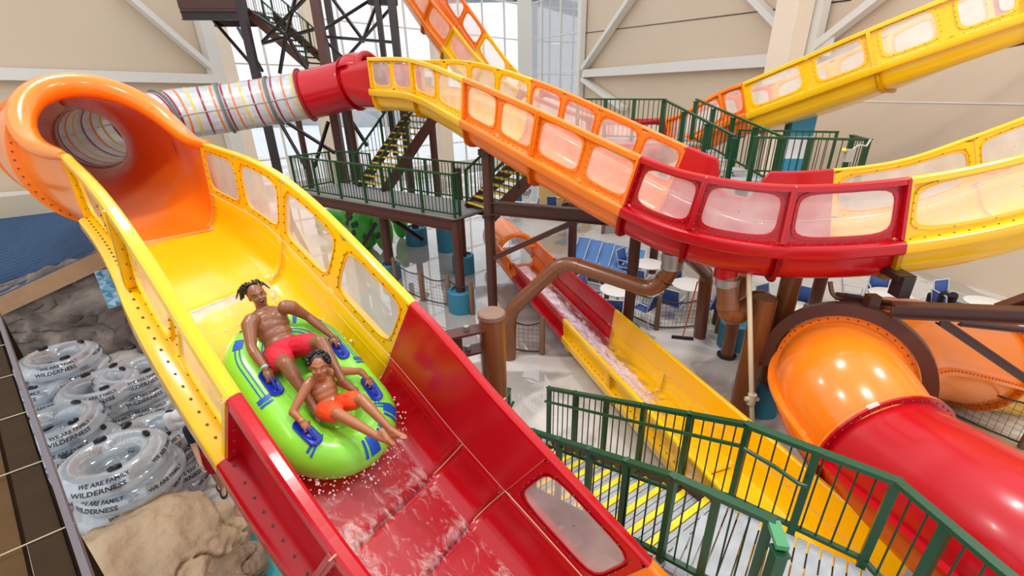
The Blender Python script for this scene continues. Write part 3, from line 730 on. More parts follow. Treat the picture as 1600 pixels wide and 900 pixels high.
# ---- near staircase and landing
ZL = 1.4
sA, sB = V((1.2, 2.88, ZL)), V((2.13, 3.53, ZL)); run = V((-.60, .80, 0)); NS = 11; RUN = .275; RISE = ZL / NS
stair = thing('metal_staircase', 'grey slatted staircase with yellow nosings leading up to the landing', 'staircase', (1.0, 4.5, 0))
for k in range(NS):
    o = run * (RUN * k) - V((0, 0, RISE * k)); a, b = sA + o, sB + o; tdir = (b - a).normalized(); ndir = run
    tr = MB(); tr.bar(a + ndir * (RUN * .5) - V((0, 0, .06 + RISE)), b + ndir * (RUN * .5) - V((0, 0, .06 + RISE)), RUN * .9, .03); t = tr.build('tread', 'steel_brown', stair)
    for j in range(3):
        c = (a + b) / 2 + ndir * (RUN * (.12 + .235 * j) ) - V((0, 0, .02 + RISE)); inst('tplank', lambda: (lambda q: (q.box((0, 0, 0), (1.08, .055, .035)), q)[1])(MB()), 'plank', 'plank_grey', t, c, (tdir, V((-tdir.y, tdir.x, 0)), V((0, 0, 1))))
    c = (a + b) / 2 + ndir * (RUN * .86) - V((0, 0, .018 + RISE)); inst('tnose', lambda: (lambda q: (q.box((0, 0, 0), (1.08, .07, .04)), q)[1])(MB()), 'nosing', 'nosing_yellow', t, c, (tdir, V((-tdir.y, tdir.x, 0)), V((0, 0, 1))))
for e, off in ((sA, -.0), (sB, .0)):
    s_ = MB(); q = e + run * (RUN * NS); q = V((q.x, q.y, .1)); s_.bar(e - V((0, 0, .18)), q - V((0, 0, .12)), .05, .28); s_.build('stringer', 'steel_brown', stair)
land = thing('landing', 'grey plank landing at the head of the near staircase', 'platform', (2.2, 2.5, 0))
e1, e2 = V((.81, -.587, 0)), V((.587, .81, 0)); pw = .108
deck = MB(); 
k = -4
while k * pw < 1.35:
    s0 = k * pw
    hi = min(-.02, (s0 + pw) / .37 * 1.08); lo = -1.12 if s0 < .45 else -2.1
    if hi - lo > .08:
        c = sB + e1 * (s0 + pw / 2) + e2 * ((hi + lo) / 2) - V((0, 0, .02)); p = MB(); p.box(c, (hi - lo, pw - .016, .04), (e2, e1, V((0, 0, 1)))); p.build('plank', 'plank_grey', land)
    k += 1
for o in (-.15, -.95):
    j = MB(); j.bar(sB + e2 * o + e1 * -.1 - V((0, 0, .12)), sB + e2 * o + e1 * 1.35 - V((0, 0, .12)), .06, .14); j.build('joist', 'steel_brown', land)
for o in ((.1, -.2), (1.2, -.2), (1.2, -1.9)):
    c = sB + e1 * o[0] + e2 * o[1]; j = MB(); j.box((c.x, c.y, (ZL - .05) / 2), (.1, .1, ZL - .05)); j.build('leg', 'steel_brown', land)
rf = thing('green_railing', 'green railing along the far side of the near staircase and landing', 'railing', (.3, 5.7, 0))
q = sB + run * (RUN * NS); q.z = 0
railing(rf, [q + run * .12, sB], post=.62, hand=1); railing(rf, [sB, V((3.08, 2.83, ZL)), V((3.25, 2.0, ZL)), V((3.35, 1.3, ZL))], post=.5, bal=.13, first=False, ps=.07, wide=.09)
t = MB(); t.tube([sB + V((-.05, -.08, .85)), sB + V((.18, -.27, .80)), sB + V((.36, -.4, .72)), sB + V((.42, -.44, .73))], .022, 8); t.build('handrail_end', 'rail_green', rf, True)
rn = thing('green_railing', 'green railing between the near staircase and the red chute', 'railing', (1.2, 2.9, 0))
q = sA + run * (RUN * NS); q.z = 0
railing(rn, [V((-.42, 6.0, 0)), q, sA], post=.55, hand=-1); railing(rn, [sA, V((1.5, 2.68, ZL)), V((1.82, 2.46, ZL))], post=.32, bal=.12, first=False, ps=.07)
t = MB(); t.bar(V((1.84, 2.44, ZL + 1.07)), V((1.80, 2.22, ZL + 1.07)), .09, .045); t.build('top_rail_end', 'rail_green_light', rn); inst(('post', 1.07, .09), lambda: post_mb(1.0, .09), 'post', 'rail_green', rn, (1.80, 2.24, ZL))
# ---- mid stair tower
tower = thing('slide_tower', 'brown steel stair tower with green railings in front of the glazing', 'stair tower', (-6, 15, 0))
ZP = 2.6
FL, FR = V((-7.6, 14.4, ZP)), V((-2.0, 11.05, ZP)); ed = (FR - FL).normalized(); bn = V((-ed.y, ed.x, 0)); bn = bn if bn.y > 0 else -bn; PDp = 1.7
pf = MB(); c = (FL + FR) / 2 + bn * PDp / 2; pf.box(c - V((0, 0, .04)), ((FR - FL).length, PDp, .06), (ed, bn, V((0, 0, 1)))); pf.build('deck', 'deck_grey', tower)
for o in (0, PDp):
    s_ = MB(); s_.ibeam(FL + bn * o - V((0, 0, .2)), FR + bn * o - V((0, 0, .2)), .12, .3); s_.build('edge_beam', 'steel_brown', tower)
railing(tower, [FL + bn * PDp * .8, FL, FR, FR + bn * .2], post=1.05, joined=True, bal=.12)
railing(tower, [FL + bn * PDp, FL + ed * 1.6 + bn * PDp], post=1.0, joined=True); railing(tower, [FL + ed * 2.9 + bn * PDp, FR + bn * PDp - ed * .3], post=1.0, joined=True)
# stairs up to the right (behind the arched slide)
def flight(a, b, wd, side, n, nose=True, rail=True, joined=True):
    """a bottom, b top centre-line; side = horizontal across vector"""
    d = b - a; h = V((d.x, d.y, 0)); L = h.length; h /= L; side = V((-h.y, h.x, 0))
    for k in range(n):
        p = a + d * ((k + .5) / n) ; p.z = a.z + d.z * (k + 1) / n
        t = MB(); t.box(p, (L / n * 1.02, wd, .04), (h, side, V((0, 0, 1)))); tr = t.build('tread', 'tread_far', tower)
        if nose: t = MB(); t.box(p - h * (L / n * .46) + V((0, 0, .006)), (.05, wd * .98, .045), (h, side, V((0, 0, 1)))); t.build('nosing', 'nosing_far', tr)
    for s_ in (-1, 1):
        q = side * (wd / 2 * s_); t = MB(); t.bar(a + q - V((0, 0, .05)), b + q - V((0, 0, .05)), .06, .34); t.build('stringer', 'steel_brown', tower)
        if rail: railing(tower, [a + q, b + q], post=1.0, joined=joined, bal=.14, h=1.0)
flight(FR + bn * .85 + ed * .1, V((-.1, 12.9, 3.75)), 1.1, None, 8)
flight(V((-5.35, 14.75, ZP)), V((-3.95, 16.6, 4.75)), 1.35, None, 12)
flight(V((-9.9, 19.3, 6.0)), V((-12.6, 19.6, 8.3)), 1.0, None, 12, nose=False) if 0 else None
def vcol(px, py, Y, r, z0, z1, name='column', m='steel_dark', box=True):
    q = ray(px, py); X = q.x / q.y * Y; mb = MB()
    if box: mb.box((X, Y, (z0 + z1) / 2), (r, r * .8, z1 - z0))
    else: mb.tube([(X, Y, z0), (X, Y, z1)], r / 2, 14)
    mb.build(name, m, tower, not box); return V((X, Y, 0))
vcol(437, 280, 19, .27, 0, 12); vcol(534, 249, 18, .30, 0, 12.5, m='steel_brown'); vcol(600, 90, 20, .2, 3, 12); vcol(622, 95, 18.6, .26, 3, 12); vcol(527, 105, 21.5, .18, 0, 12); vcol(551, 252, 20, .22, 0, 9)
def brace(p, q, d1, d2, w_=.10, m='steel_dark'):
    mb = MB(); mb.ibeam(P(*p, d1), P(*q, d2), w_, w_, t=.03); mb.build('brace', m, tower)
for p, q, d1, d2 in [((330, 28), (407, 117), 20, 18.8), ((371, 42), (410, 111), 20.5, 19), ((410, 68), (490, 46), 17.5, 16.6), ((447, 54), (401, 24), 17, 17.6), ((447, 54), (462, -6), 17, 17), ((447, 54), (481, 110), 17, 17), ((447, 54), (437, 115), 17, 17.6), ((503, 48), (577, 1), 16.5, 17.5), ((503, 57), (614, 66), 16.5, 17), ((518, -4), (569, 65), 18, 18), ((504, 60), (538, 92), 16.6, 17), ((587, 10), (566, 66), 18, 18), ((437, 190), (478, 262), 17.6, 17), ((438, 185), (523, 239), 17.6, 17), ((513, 190), (491, 262), 17, 17), ((540, 175), (574, 228), 17, 17), ((410, 66), (488, -14), 17.5, 16.6), ((620, 2), (540, 92), 17.5, 18), ((541, 90), (600, 176), 17.5, 17.5)]: brace(p, q, d1, d2)
b_ = MB(); b_.bar(P(578, 3, 17.3), P(618, 3, 17), .3, .22); b_.build('cap_beam', 'steel_dark', tower)
# upper flight seen from below, top-left platform
def under(p, q, d1, d2, n=9):
    a, b = P(*p, d1), P(*q, d2); d = b - a; h = V((d.x, d.y, 0)).normalized(); s_ = V((-h.y, h.x, 0))
    for k in range(n):
        c = a + d * ((k + .5) / n); t = MB(); t.box(c, (.32, 1.2, .05), (h, s_, V((0, 0, 1)))); t.build('tread', 'steel_dark', tower)
    for sg in (-1, 1):
        t = MB(); t.bar(a + s_ * (.6 * sg), b + s_ * (.6 * sg), .07, .36); t.build('stringer', 'steel_brown', tower)
        railing(tower, [a + s_ * (.6 * sg), b + s_ * (.6 * sg)], post=1.1, joined=True, bal=.16, h=1.05)
under((500, 104), (408, 22), 19, 19.4)
tp = MB(); c = P(352, 20, 19); tp.box(c, (2.3, 2.2, .2)); tp.box(c + V((0, -1.1, .35)), (2.3, .06, .7)); tp.build('upper_deck', 'steel_brown', tower)
for s_ in (-1, 1): t = MB(); t.ibeam(c + V((-1.2, s_ * 1.0, -.25)), c + V((1.3, s_ * 1.0, -.25)), .14, .3); t.build('edge_beam', 'steel_dark', tower)
railing(tower, [c + V((-1.12, 1.0, .1)), c + V((-1.12, -1.05, .1)), c + V((1.1, -1.05, .1))], post=1.0, joined=True)
# legs under the mid platform with blue footings
def leg(px, py, z1, r=.26, foot=True, fr=.36, fh=.62):
    p = G(px, py); mb = MB(); mb.tube([p, p + V((0, 0, z1))], r / 2, 14); mb.build('column', 'steel_brown', tower, True)
    if foot: f = MB(); f.lathe([(fr, 0), (fr, fh - .03), (fr - .03, fh), (fr - .1, fh), (fr - .1, fh - .05), (0, fh - .05)], p, 22); f.build('footing', 'footing_blue', tower, True)
    return p
leg(722, 484, 2.5); leg(612, 434, 2.5, .3, True, .32, .5); leg(725, 425, 3.4); leg(652, 381, 4.6, .26, True, .42, .7); leg(498, 350, 6, .24, False); leg(575, 372, 5, .24, False); leg(690, 372, 6, .28, False)
b1 = G(700, 391); mb = MB(); mb.lathe([(.38, 0), (.38, 1.6), (.34, 1.65), (0, 1.65)], b1, 20); mb.build('footing', 'footing_blue', tower, True)
for p, q, d1, d2 in [((455, 345), (503, 440), 15, 14.6), ((588, 348), (556, 405), 14.5, 15), ((617, 345), (660, 375), 14, 15), ((762, 326), (690, 350), 12.5, 15)]: brace(p, q, d1, d2, .12)
# ---- upper right platform
plat = thing('upper_platform', 'green railed steel platform behind the red dip of the arched slide', 'platform', (5.6, 9.9, 0))
z2 = 3.55
pts = [V((4.75, 10.05, z2)), V((6.75, 9.5, z2)), V((7.3, 11.4, z2)), V((5.2, 12.0, z2))]
mb = MB(); mb.add(pts, [(0, 1, 2, 3)]); mb.build('deck', 'deck_grey', plat, False, .08, -1)
railing(plat, [pts[0], pts[1], pts[1].lerp(pts[2], .45)], post=.95, bal=.14, ps=.1, joined=True); railing(plat, [pts[3], pts[2]], post=1.0, bal=.14, joined=True)
z3 = 4.25; u1, u2, u3, u4 = V((1.25, 13.9, z3)), V((3.55, 13.3, z3)), V((4.4, 13.5, z3)), V((4.6, 14.2, z3))
mb = MB(); mb.add([u1, u2, u3, u4, V((1.5, 14.6, z3))], [(0, 1, 2, 3, 4)]); mb.build('deck', 'deck_grey', plat, False, .08, -1)
railing(plat, [u1, u2], post=.8, bal=.13, ps=.1, joined=True); railing(plat, [u2, pts[0] + V((-.35, .3, 0))], post=.9, bal=.14, ps=.09, joined=True); railing(plat, [u3 + V((.1, 0, 0)), pts[0] + V((.65, .25, 0))], post=.9, bal=.14, ps=.09, joined=True)
for k in range(5):
    f = (k + .5) / 5; a = u2.lerp(pts[0] + V((-.35, .3, 0)), f); b = (u3 + V((.1, 0, 0))).lerp(pts[0] + V((.65, .25, 0)), f); t = MB(); t.bar(a, b, .5, .05); t.build('tread', 'plank_grey', plat)
for p in (pts[0], pts[1], u1, V((3.9, 13.6, z3))):
    t = MB(); t.tube([(p.x, p.y + .25, 0), (p.x, p.y + .25, p.z - .06)], .14, 12); t.build('leg', 'steel_brown', plat, True)
cb = thing('control_box', 'small grey control box with yellow lamp strapped to the green platform rail', 'control box', P(1325, 262, 8.95))
mat('box_grey', (176, 172, 165), .5); mat('lamp_yellow', (245, 215, 60), .4)
c = P(1326, 243, 8.9); t = MB(); t.box(c, (.15, .1, .24)); t.build('housing', 'box_grey', cb); t = MB(); t.ball(c + V((-.12, 0, .1)), .045, 10, 8); t.build('lamp', 'lamp_yellow', cb, True); t = MB(); t.tube([c + V((.05, 0, .12)), c + V((.15, 0, .2)), c + V((.3, 0, .18)), c + V((.38, .05, .3))], .02, 6); t.build('cable', 'box_grey', cb, True)
# striped tower block behind the platform
sp = thing('striped_pillar', 'blue and white banded pillar with beige edge behind the platform rail', 'pillar', (8.0, 13.6, 0))
q = ray(1232, 250); Y = 14.0; X = q.x / q.y * Y; mat('band_blue', (40, 140, 178), .5); mat('band_white', (232, 236, 240), .5)
for k in range(8):
    t = MB(); t.box((X, Y, .3 + .62 * k), (.95 - .04 * k, .8, .62)); t.build('band', 'band_blue' if k % 2 else 'band_white', sp)
t = MB(); t.box((X - .72, Y - .1, 2.6), (.42, .5, 5.2)); t.build('edge_post', 'column_beige', sp)
# ------------------------------------------------------------------ slide supports and pipes
def obj1(mb, name, m, label, cat, smooth=True, group=None): return tag(mb.build(name, m, None, smooth), label, cat, group)
def bend(pts, r=.3, n=6):
    """round the corners of a polyline"""
    pts = [V(p) for p in pts]; out = [pts[0]]
    for i in range(1, len(pts) - 1):
        a, b, c = pts[i - 1], pts[i], pts[i + 1]; d1 = (a - b); d2 = (c - b); k = min(r, d1.length * .45, d2.length * .45); p, q = b + d1.normalized() * k, b + d2.normalized() * k
        for j in range(n + 1): t = j / n; out.append(p.lerp(b, t).lerp(b.lerp(q, t), t))
    return out + [pts[-1]]
def pipe(name, label, pts, r, m='pipe_brown', joints=True, rad=.3):
    root = thing(name, label, 'pipe', (pts[0][0], pts[0][1], 0)); mb = MB(); b = bend(pts, rad); mb.tube(b, r, 18); mb.build('run', m, root, True)
    if joints:
        for i in range(1, len(pts) - 1):
            for e in (-1, 1):
                d = (V(pts[i + e]) - V(pts[i])); k = min(rad, d.length * .45); d.normalize(); p = V(pts[i]) + d * k; t = MB(); t.tube([p - d * .05, p + d * .05], r * 1.06, 18); t.build('joint_collar', m, root, True)
    return root
# column under the orange part of the arched slide
s1 = thing('support_column', 'tall brown steel column carrying the orange part of the arched slide', 'column', (-1.08, 10.5, 0))
t = MB(); t.tube([(-1.08, 10.5, 0), (-1.08, 10.5, 4.25)], .125, 16); t.build('shaft', 'steel_brown', s1, True); t = MB(); t.tube([(-1.08, 10.5, 4.2), (-1.08, 10.5, 4.32)], .2, 16); t.tube([(-1.08, 10.5, 2.75), (-1.08, 10.5, 2.8)], .17, 16); t.build('collar', 'steel_dark', s1, True)
t = MB(); t.bar((-1.7, 11.3, 4.62), (-.6, 9.9, 4.42), .16, .2); t.bar((-1.7, 11.2, 4.6), (-1.7, 11.2, 4.95), .12, .12); t.build('saddle_bracket', 'steel_dark', s1)
s2 = thing('support_column', 'brown steel column behind the run-out chute under the red dip', 'column', (2.2, 9.35, 0))
t = MB(); t.tube([(2.2, 9.35, 0), (2.2, 9.35, 3.1)], .125, 16); t.build('shaft', 'steel_brown', s2, True); t = MB(); t.lathe([(.3, 0), (.3, .42), (.26, .45), (0, .45)], (2.2, 9.35, 0), 20); t.build('footing', 'footing_blue', s2, True)
t = MB(); t.bar((2.2, 9.35, 3.12), (2.25, 8.0, 3.05), .2, .16); t.box((2.2, 8.15, 3.12), (.5, .3, .2)); t.build('saddle_bracket', 'steel_dark', s2)
t = MB(); a_, b_2 = V((-1.08, 10.5, 3.0)), V((2.75, 9.2, 2.98)); t.ibeam(a_, b_2, .2, .3); obj1(t, 'tie_beam', 'steel_brown', 'brown horizontal steel beam between the two columns under the arched slide', 'beam', False)
t = MB(); t.bar((-1.0, 10.45, 1.75), (.95, 9.85, 2.85), .1, .12); obj1(t, 'knee_brace', 'steel_brown', 'thin brown diagonal brace rising to the horizontal beam over the run-out chute', 'brace', False)
p1 = pipe('drain_pipe', 'brown drain pipe arching over the run-out chute from the deck to the red dip', [G(796, 559), P(796, 487, 9.62), P(880, 408, 9.0), P(1022, 455, 8.3), P(1052, 418, 8.05), P(1052, 392, 8.0)], .15)
t = MB(); c = P(1051, 408, 8.02); t.tube([c - V((0, 0, .13)), c - V((0, 0, .06)), c + V((0, 0, .06)), c + V((0, 0, .16))], [.2, .19, .21, .2], 16); t.build('coupling', 'galv', p1, True)
pipe('drain_pipe', 'brown drain pipe with angled head between the two far table rows', [G(1093, 526), P(1104, 428, 10.3), P(1074, 396, 8.4)], .15, rad=.2)
p3 = pipe('drain_pipe', 'thick brown pipe with steel clamp dropping from the red dip and doubling back', [P(1135, 410, 7.2), P(1138, 498, 7.35), P(1194, 462, 7.6), P(1196, 540, 7.9)], .17, rad=.22)
t = MB(); c = P(1136, 440, 7.25); t.tube([c - V((0, 0, .07)), c + V((0, 0, .07))], .185, 18); t.build('clamp', 'galv', p3, True); t = MB(); c = P(1136, 418, 7.2); t.tube([c - V((0, 0, .16)), c + V((0, 0, .25))], .19, 18); t.build('red_sleeve', 'gel_red', p3, True)
def post(label, px, py, r, h, m='pipe_brown', foot=None):
    p = G(px, py); root = thing('pipe_column', label, 'column', p); t = MB(); t.tube([p, p + V((0, 0, h))], r, 18); t.build('shaft', m, root, True)
    if foot: t = MB(); t.lathe([(foot, 0), (foot, .62), (foot - .05, .66), (0, .66)], p, 22); t.build('footing', 'footing_blue', root, True)
    else: t = MB(); t.tube([p, p + V((0, 0, .04))], r + .07, 18); t.build('base_plate', 'steel_dark', root, True)
post('thick brown upright behind the corner of the landing rail', 1153, 654, .19, 2.45)
post('brown upright with blue footing right of the doubled-back pipe', 1186, 640, .16, 2.95, foot=.3)
post('slim brown upright left of the doubled-back pipe', 1135, 556, .14, 2.0, foot=None)
post('brown upright with blue footing behind the doubled-back pipe', 1143, 540, .13, 2.9, foot=.34)
pv = thing('cream_standpipe', 'thin cream standpipe with a valve rising beside the brown uprights', 'pipe', G(1176, 690)); p = G(1176, 690); t = MB(); t.tube([p, P(1170, 425, 7.0)], .04, 10); t.build('run', 'pvc_cream', pv, True)
t = MB(); pm = p.lerp(P(1170, 425, 7.0), .27); t.tube([pm - V((0, 0, .1)), pm + V((0, 0, .1))], .07, 10); t.tube([pm - V((.11, 0, 0)), pm + V((.11, 0, 0))], .04, 8); t.build('valve', 'pvc_cream', pv, True)
# capped column beside the foreground chute
cc = thing('capped_column', 'thick capped brown column bracketed to the red foreground chute', 'column', (-.5, 4.66, 0))
t = MB(); t.tube([(-.5, 4.66, 0), (-.5, 4.66, 3.1)], .155, 24); t.build('shaft', 'pipe_brown', cc, True); t = MB(); t.lathe([(.165, 0), (.165, .05), (.15, .065), (0, .075)], (-.5, 4.66, 3.1), 24); mat('cap_tan', (128, 98, 82), .45); t.build('cap', 'cap_tan', cc, True)
d_ = (V((-1.25, 4.3, 2.9)) - V((-.5, 4.66, 2.9))).normalized()
for z in (2.98, 2.72): t = MB(); t.bar(V((-.6, 4.6, z)), V((-1.3, 4.28, z)), .2, .03); t.build('bracket_plate', 'steel_brown', cc)
t = MB(); t.bar(V((-.85, 4.49, 2.85)), V((-1.35, 4.26, 2.85)), .14, .22); t.build('bracket_arm', 'steel_brown', cc)
for z in (3.0, 2.74): t = MB(); t.tube([V((-.78, 4.52, z)), V((-.78, 4.52, z + .05))], .035, 6); t.build('bracket_bolt', 'galv', cc)
for z in (1.7, 1.95): t = MB(); t.bar((-.5, 4.55, z), (-.56, 4.2, z - .1), .12, .03); t.build('bracket_plate', 'steel_brown', cc)
# beams at the right under the yellow run
rb_ = thing('steel_trestle', 'dark brown steel beams under the yellow end of the arched slide at right', 'frame', (5.6, 5.8, 0))
def fr_bar(p, q, d1, d2, w_, h_, ib=True):
    t = MB(); (t.ibeam if ib else t.bar)(P(*p, d1), P(*q, d2), w_, h_); t.build('beam', 'steel_brown', rb_)
fr_bar((1392, 484), (1720, 498), 6.1, 5.6, .16, .2); fr_bar((1305, 462), (1480, 490), 6.9, 6.2, .08, .1); fr_bar((1470, 502), (1640, 618), 6.2, 6.4, .1, .12); fr_bar((1500, 505), (1640, 520), 6.3, 6.3, .06, .08); fr_bar((1560, 484), (1640, 455), 6.0, 5.9, .12, .14)
c = P(1424, 462, 6.0); t = MB(); t.box(c + V((0, .2, .06)), (.16, .2, .3)); t.box(c + V((0, .35, .18)), (.24, .4, .08)); t.build('saddle_bracket', 'steel_dark', rb_)
t = MB(); t.tube(bend([P(1297, 440, 6.9), P(1300, 462, 6.9), P(1345, 478, 6.8), P(1400, 482, 6.4)], .25), .035, 8); t.build('conduit', 'pipe_brown', rb_, True)
# brown band round the joint of the tunnel slide
u = 4.7; c = catmull(TC, u); d = (catmull(TC, u + .02) - catmull(TC, u - .02)).normalized(); x = d.cross(V((0, 0, 1))).normalized(); y = x.cross(d); f = (c, d, x, y, u)
t = MB(); R1, R2 = RC + .12, RC + .3; a0, a1 = -.25, PI + .25
rows = [ring_pts(f, R1, 30, a0, a1, -.09), ring_pts(f, R2, 30, a0, a1, -.09), ring_pts(f, R2, 30, a0, a1, .09), ring_pts(f, R1, 30, a0, a1, .09)]; rows.append(rows[0]); t.grid(rows); 
band = thing('support_band', 'dark brown half ring holding the orange tunnel joint', 'support ring', (c.x, c.y, 0)); t.build('half_ring', 'steel_brown', band, True)
top = c + y * R2; t = MB(); t.box(top + V((.1, 0, .06)), (.16, .14, .2)); t.build('hanger', 'steel_brown', band)
t = MB(); t.tube([c - y * 0 + x * R1 + V((0, 0, .1)), V(((c + x * R1).x, (c + x * R1).y, 0))], .09, 10); t.build('leg', 'steel_brown', band, True)
# ------------------------------------------------------------------ raft and riders
RU = 2.0
_c, _t, _up, _w, _d = PA.frame(RU); RO = PA.pt(RU, 0, -1.345); rx = _d; rz = _up; ry = rz.cross(rx)
def RL(x, y, z): return RO + rx * x + ry * y + rz * z
def RY(px, py, y):
    r = ray(px, py); C = V((0, 0, CAM_H)); return C + r * ((RO + ry * y - C).dot(ry) / r.dot(ry))
def RZ(px, py, z):
    r = ray(px, py); C = V((0, 0, CAM_H)); return C + r * ((RO + rz * z - C).dot(rz) / r.dot(rz))
mat('raft_lime', (140, 226, 62), .28, var=.06, scale=5, coat=.2, bump=.04, bscale=8); mat('raft_blue', (14, 84, 190), .35, var=.05); mat('handle_blue', (18, 48, 170), .25, var=.05, coat=.3)
raft = thing('green_raft', 'lime green two-rider raft with blue stripes on the foreground chute', 'raft', RO)
XC, YC, SH_, RR, RTB = -.30, .07, .42, .375, .235
PER = 4 * SH_ + 2 * PI * RR
def stad(s):
    """centre-line of the outer ring: s in metres from the middle of the +y side, going forward"""
    s = s % PER
    if s < SH_: return (s, RR), (0, 1)
    s -= SH_
    if s < PI * RR: a = PI / 2 - s / RR; return (SH_ + RR * math.cos(a), RR * math.sin(a)), (math.cos(a), math.sin(a))
    s -= PI * RR
    if s < 2 * SH_: return (SH_ - s, -RR), (0, -1)
    s -= 2 * SH_
    if s < PI * RR: a = -PI / 2 - s / RR; return (-SH_ + RR * math.cos(a), RR * math.sin(a)), (math.cos(a), math.sin(a))
    s -= PI * RR
    return (-SH_ + s, RR), (0, 1)
def raft_pt(s, ph, r=RTB):
    (x, y), (nx, ny) = stad(s); return RL(XC + x + nx * r * math.cos(ph), YC + y + ny * r * math.cos(ph), RTB + r * math.sin(ph))
mb = MB(); NSG = 96
mb.grid([[raft_pt(PER * i / NSG, 2 * PI * k / 20, RTB * (1 + .006 * math.cos(i * PI))) for k in range(20)] for i in range(NSG + 1)], True); mb.build('outer_ring', 'raft_lime', raft, True)
mb = MB(); mb.tube([RL(XC - .02, YC - .36 + .72 * i / 8, .2 + .02 * math.sin(PI * i / 8)) for i in range(9)], .17, 16); mb.build('divider', 'raft_lime', raft, True)
mb = MB(); mb.ball((0, 0, 0), 1, 20, 10); mb.v = [RL(XC + .42 + p.x * .45, YC + p.y * .34, .22 + p.z * .15) for p in mb.v]; mb.build('front_floor', 'raft_lime', raft, True)
mb = MB(); mb.ball((0, 0, 0), 1, 20, 10); mb.v = [RL(XC - .44 + p.x * .42, YC + p.y * .33, .09 + p.z * .08) for p in mb.v]; mb.build('rear_floor', 'raft_lime', raft, True)
def stripe(s0, s1, p0, p1, m='raft_blue'):
    mb = MB(); n = max(2, int(abs(s1 - s0) / .04) + 1); k = max(2, int(abs(p1 - p0) / .15) + 1)
    mb.grid([[raft_pt(s0 + (s1 - s0) * i / n, p0 + (p1 - p0) * j / k, RTB + .004) for j in range(k + 1)] for i in range(n + 1)]); mb.build('stripe', m, raft, True)
FR_ = SH_ + PI * RR / 2      # s of the nose
for sg in (1, -1):
    f = lambda s: (s if sg > 0 else (2 * FR_ - s))
    for ph in (.95, 1.12): stripe(f(-.62), f(-.02), ph, ph + .05)
    stripe(f(-.70), f(-.60), .85, 1.25); stripe(f(-.03), f(.02), .75, 1.3); stripe(f(.035), f(.06), .75, 1.3)
    for ph in (1.95, 2.1): stripe(f(-.9), f(-.15), ph, ph + .05)
    for ph in (1.5, 1.65): stripe(f(.34), f(.62), ph, ph + .05)
    stripe(f(.60), f(.62), .9, 1.75); stripe(f(.635), f(.65), .8, 1.75)
    for o in (-1.15, -1.22): stripe(f(o), f(o + .035), .3, 1.7)
for o in (-.40, -.24, -.08): stripe(FR_ + o, FR_ + o + .075, .45, 1.35); stripe(FR_ + o + .09, FR_ + o + .11, .45, 1.3)
def handle(x, y, ang):
    c = RL(x, y, 2 * RTB + .012); a1 = rx * math.cos(ang) + ry * math.sin(ang); a2 = rz.cross(a1); mb = MB(); rows = []
    for (f, h) in ((1, -.012), (1, .004), (.86, .012), (.6, .008), (.02, .0)):
        rows.append([c + a1 * ((.10 if math.cos(t) > 0 else -.10) * (1 if f > .1 else 0) * min(1, abs(math.cos(t)) * 6) + .062 * f * math.cos(t)) + a2 * (.066 * f * math.sin(t)) + rz * h for t in [2 * PI * k / 24 for k in range(24)]])
    mb.grid(rows, True); pad = mb.build('handle_pad', 'handle_blue', raft, True); t = MB()
    t.tube([c + a1 * (-.10 + .2 * i / 8) + rz * (.01 + .045 * math.sin(PI * i / 8)) for i in range(9)], .013, 8); t.build('grip', 'handle_blue', pad, True)
    return c
HA = [handle(-.42, YC - RR, 0), handle(-.50, YC + RR, 0), handle(.22, YC - RR, .15), handle(.12, YC + RR, -.1)]
# ---- body builder
def evaluated(o):
    dg = bpy.context.evaluated_depsgraph_get(); me = bpy.data.meshes.new_from_object(o.evaluated_get(dg)); o.modifiers.clear(); o.data = me; return o
def skin(mb, name, m, parent, vox=.009, it=4):
    o = mb.build(name, m); md = o.modifiers.new('r', 'REMESH'); md.mode = 'VOXEL'; md.voxel_size = vox; md.use_smooth_shade = True
    s_ = o.modifiers.new('s', 'SMOOTH'); s_.iterations = it; s_.factor = .5
    bpy.context.view_layer.update(); evaluated(o); o.data.materials.clear(); o.data.materials.append(MATS[m])
    if parent:
        o.parent = parent
        if parent.name in ROOTM: o.data.transform(ROOTM[parent.name])
        
    o.data.polygons.foreach_set('use_smooth', [True] * len(o.data.polygons)); return o
def cap(mb, a, b, ra, rb, n=12):
    a, b = V(a), V(b); mb.ball(a, ra, n, 8); mb.ball(b, rb, n, 8); mb.tube([a, b], [ra, rb], n)
def limb(mb, pts, rs):
    for i in range(len(pts) - 1): cap(mb, pts[i], pts[i + 1], rs[i], rs[i + 1])
def ell(mb, c, axes, r):
    t = MB(); t.ball((0, 0, 0), 1, 18, 12); mb.add([V(c) + axes[0] * (p.x * r[0]) + axes[1] * (p.y * r[1]) + axes[2] * (p.z * r[2]) for p in t.v], t.f)
def ortho(f, u):
    f = V(f).normalized(); u = V(u); u = (u - f * u.dot(f)).normalized(); return f, u.cross(f).normalized(), u     # forward, left, up
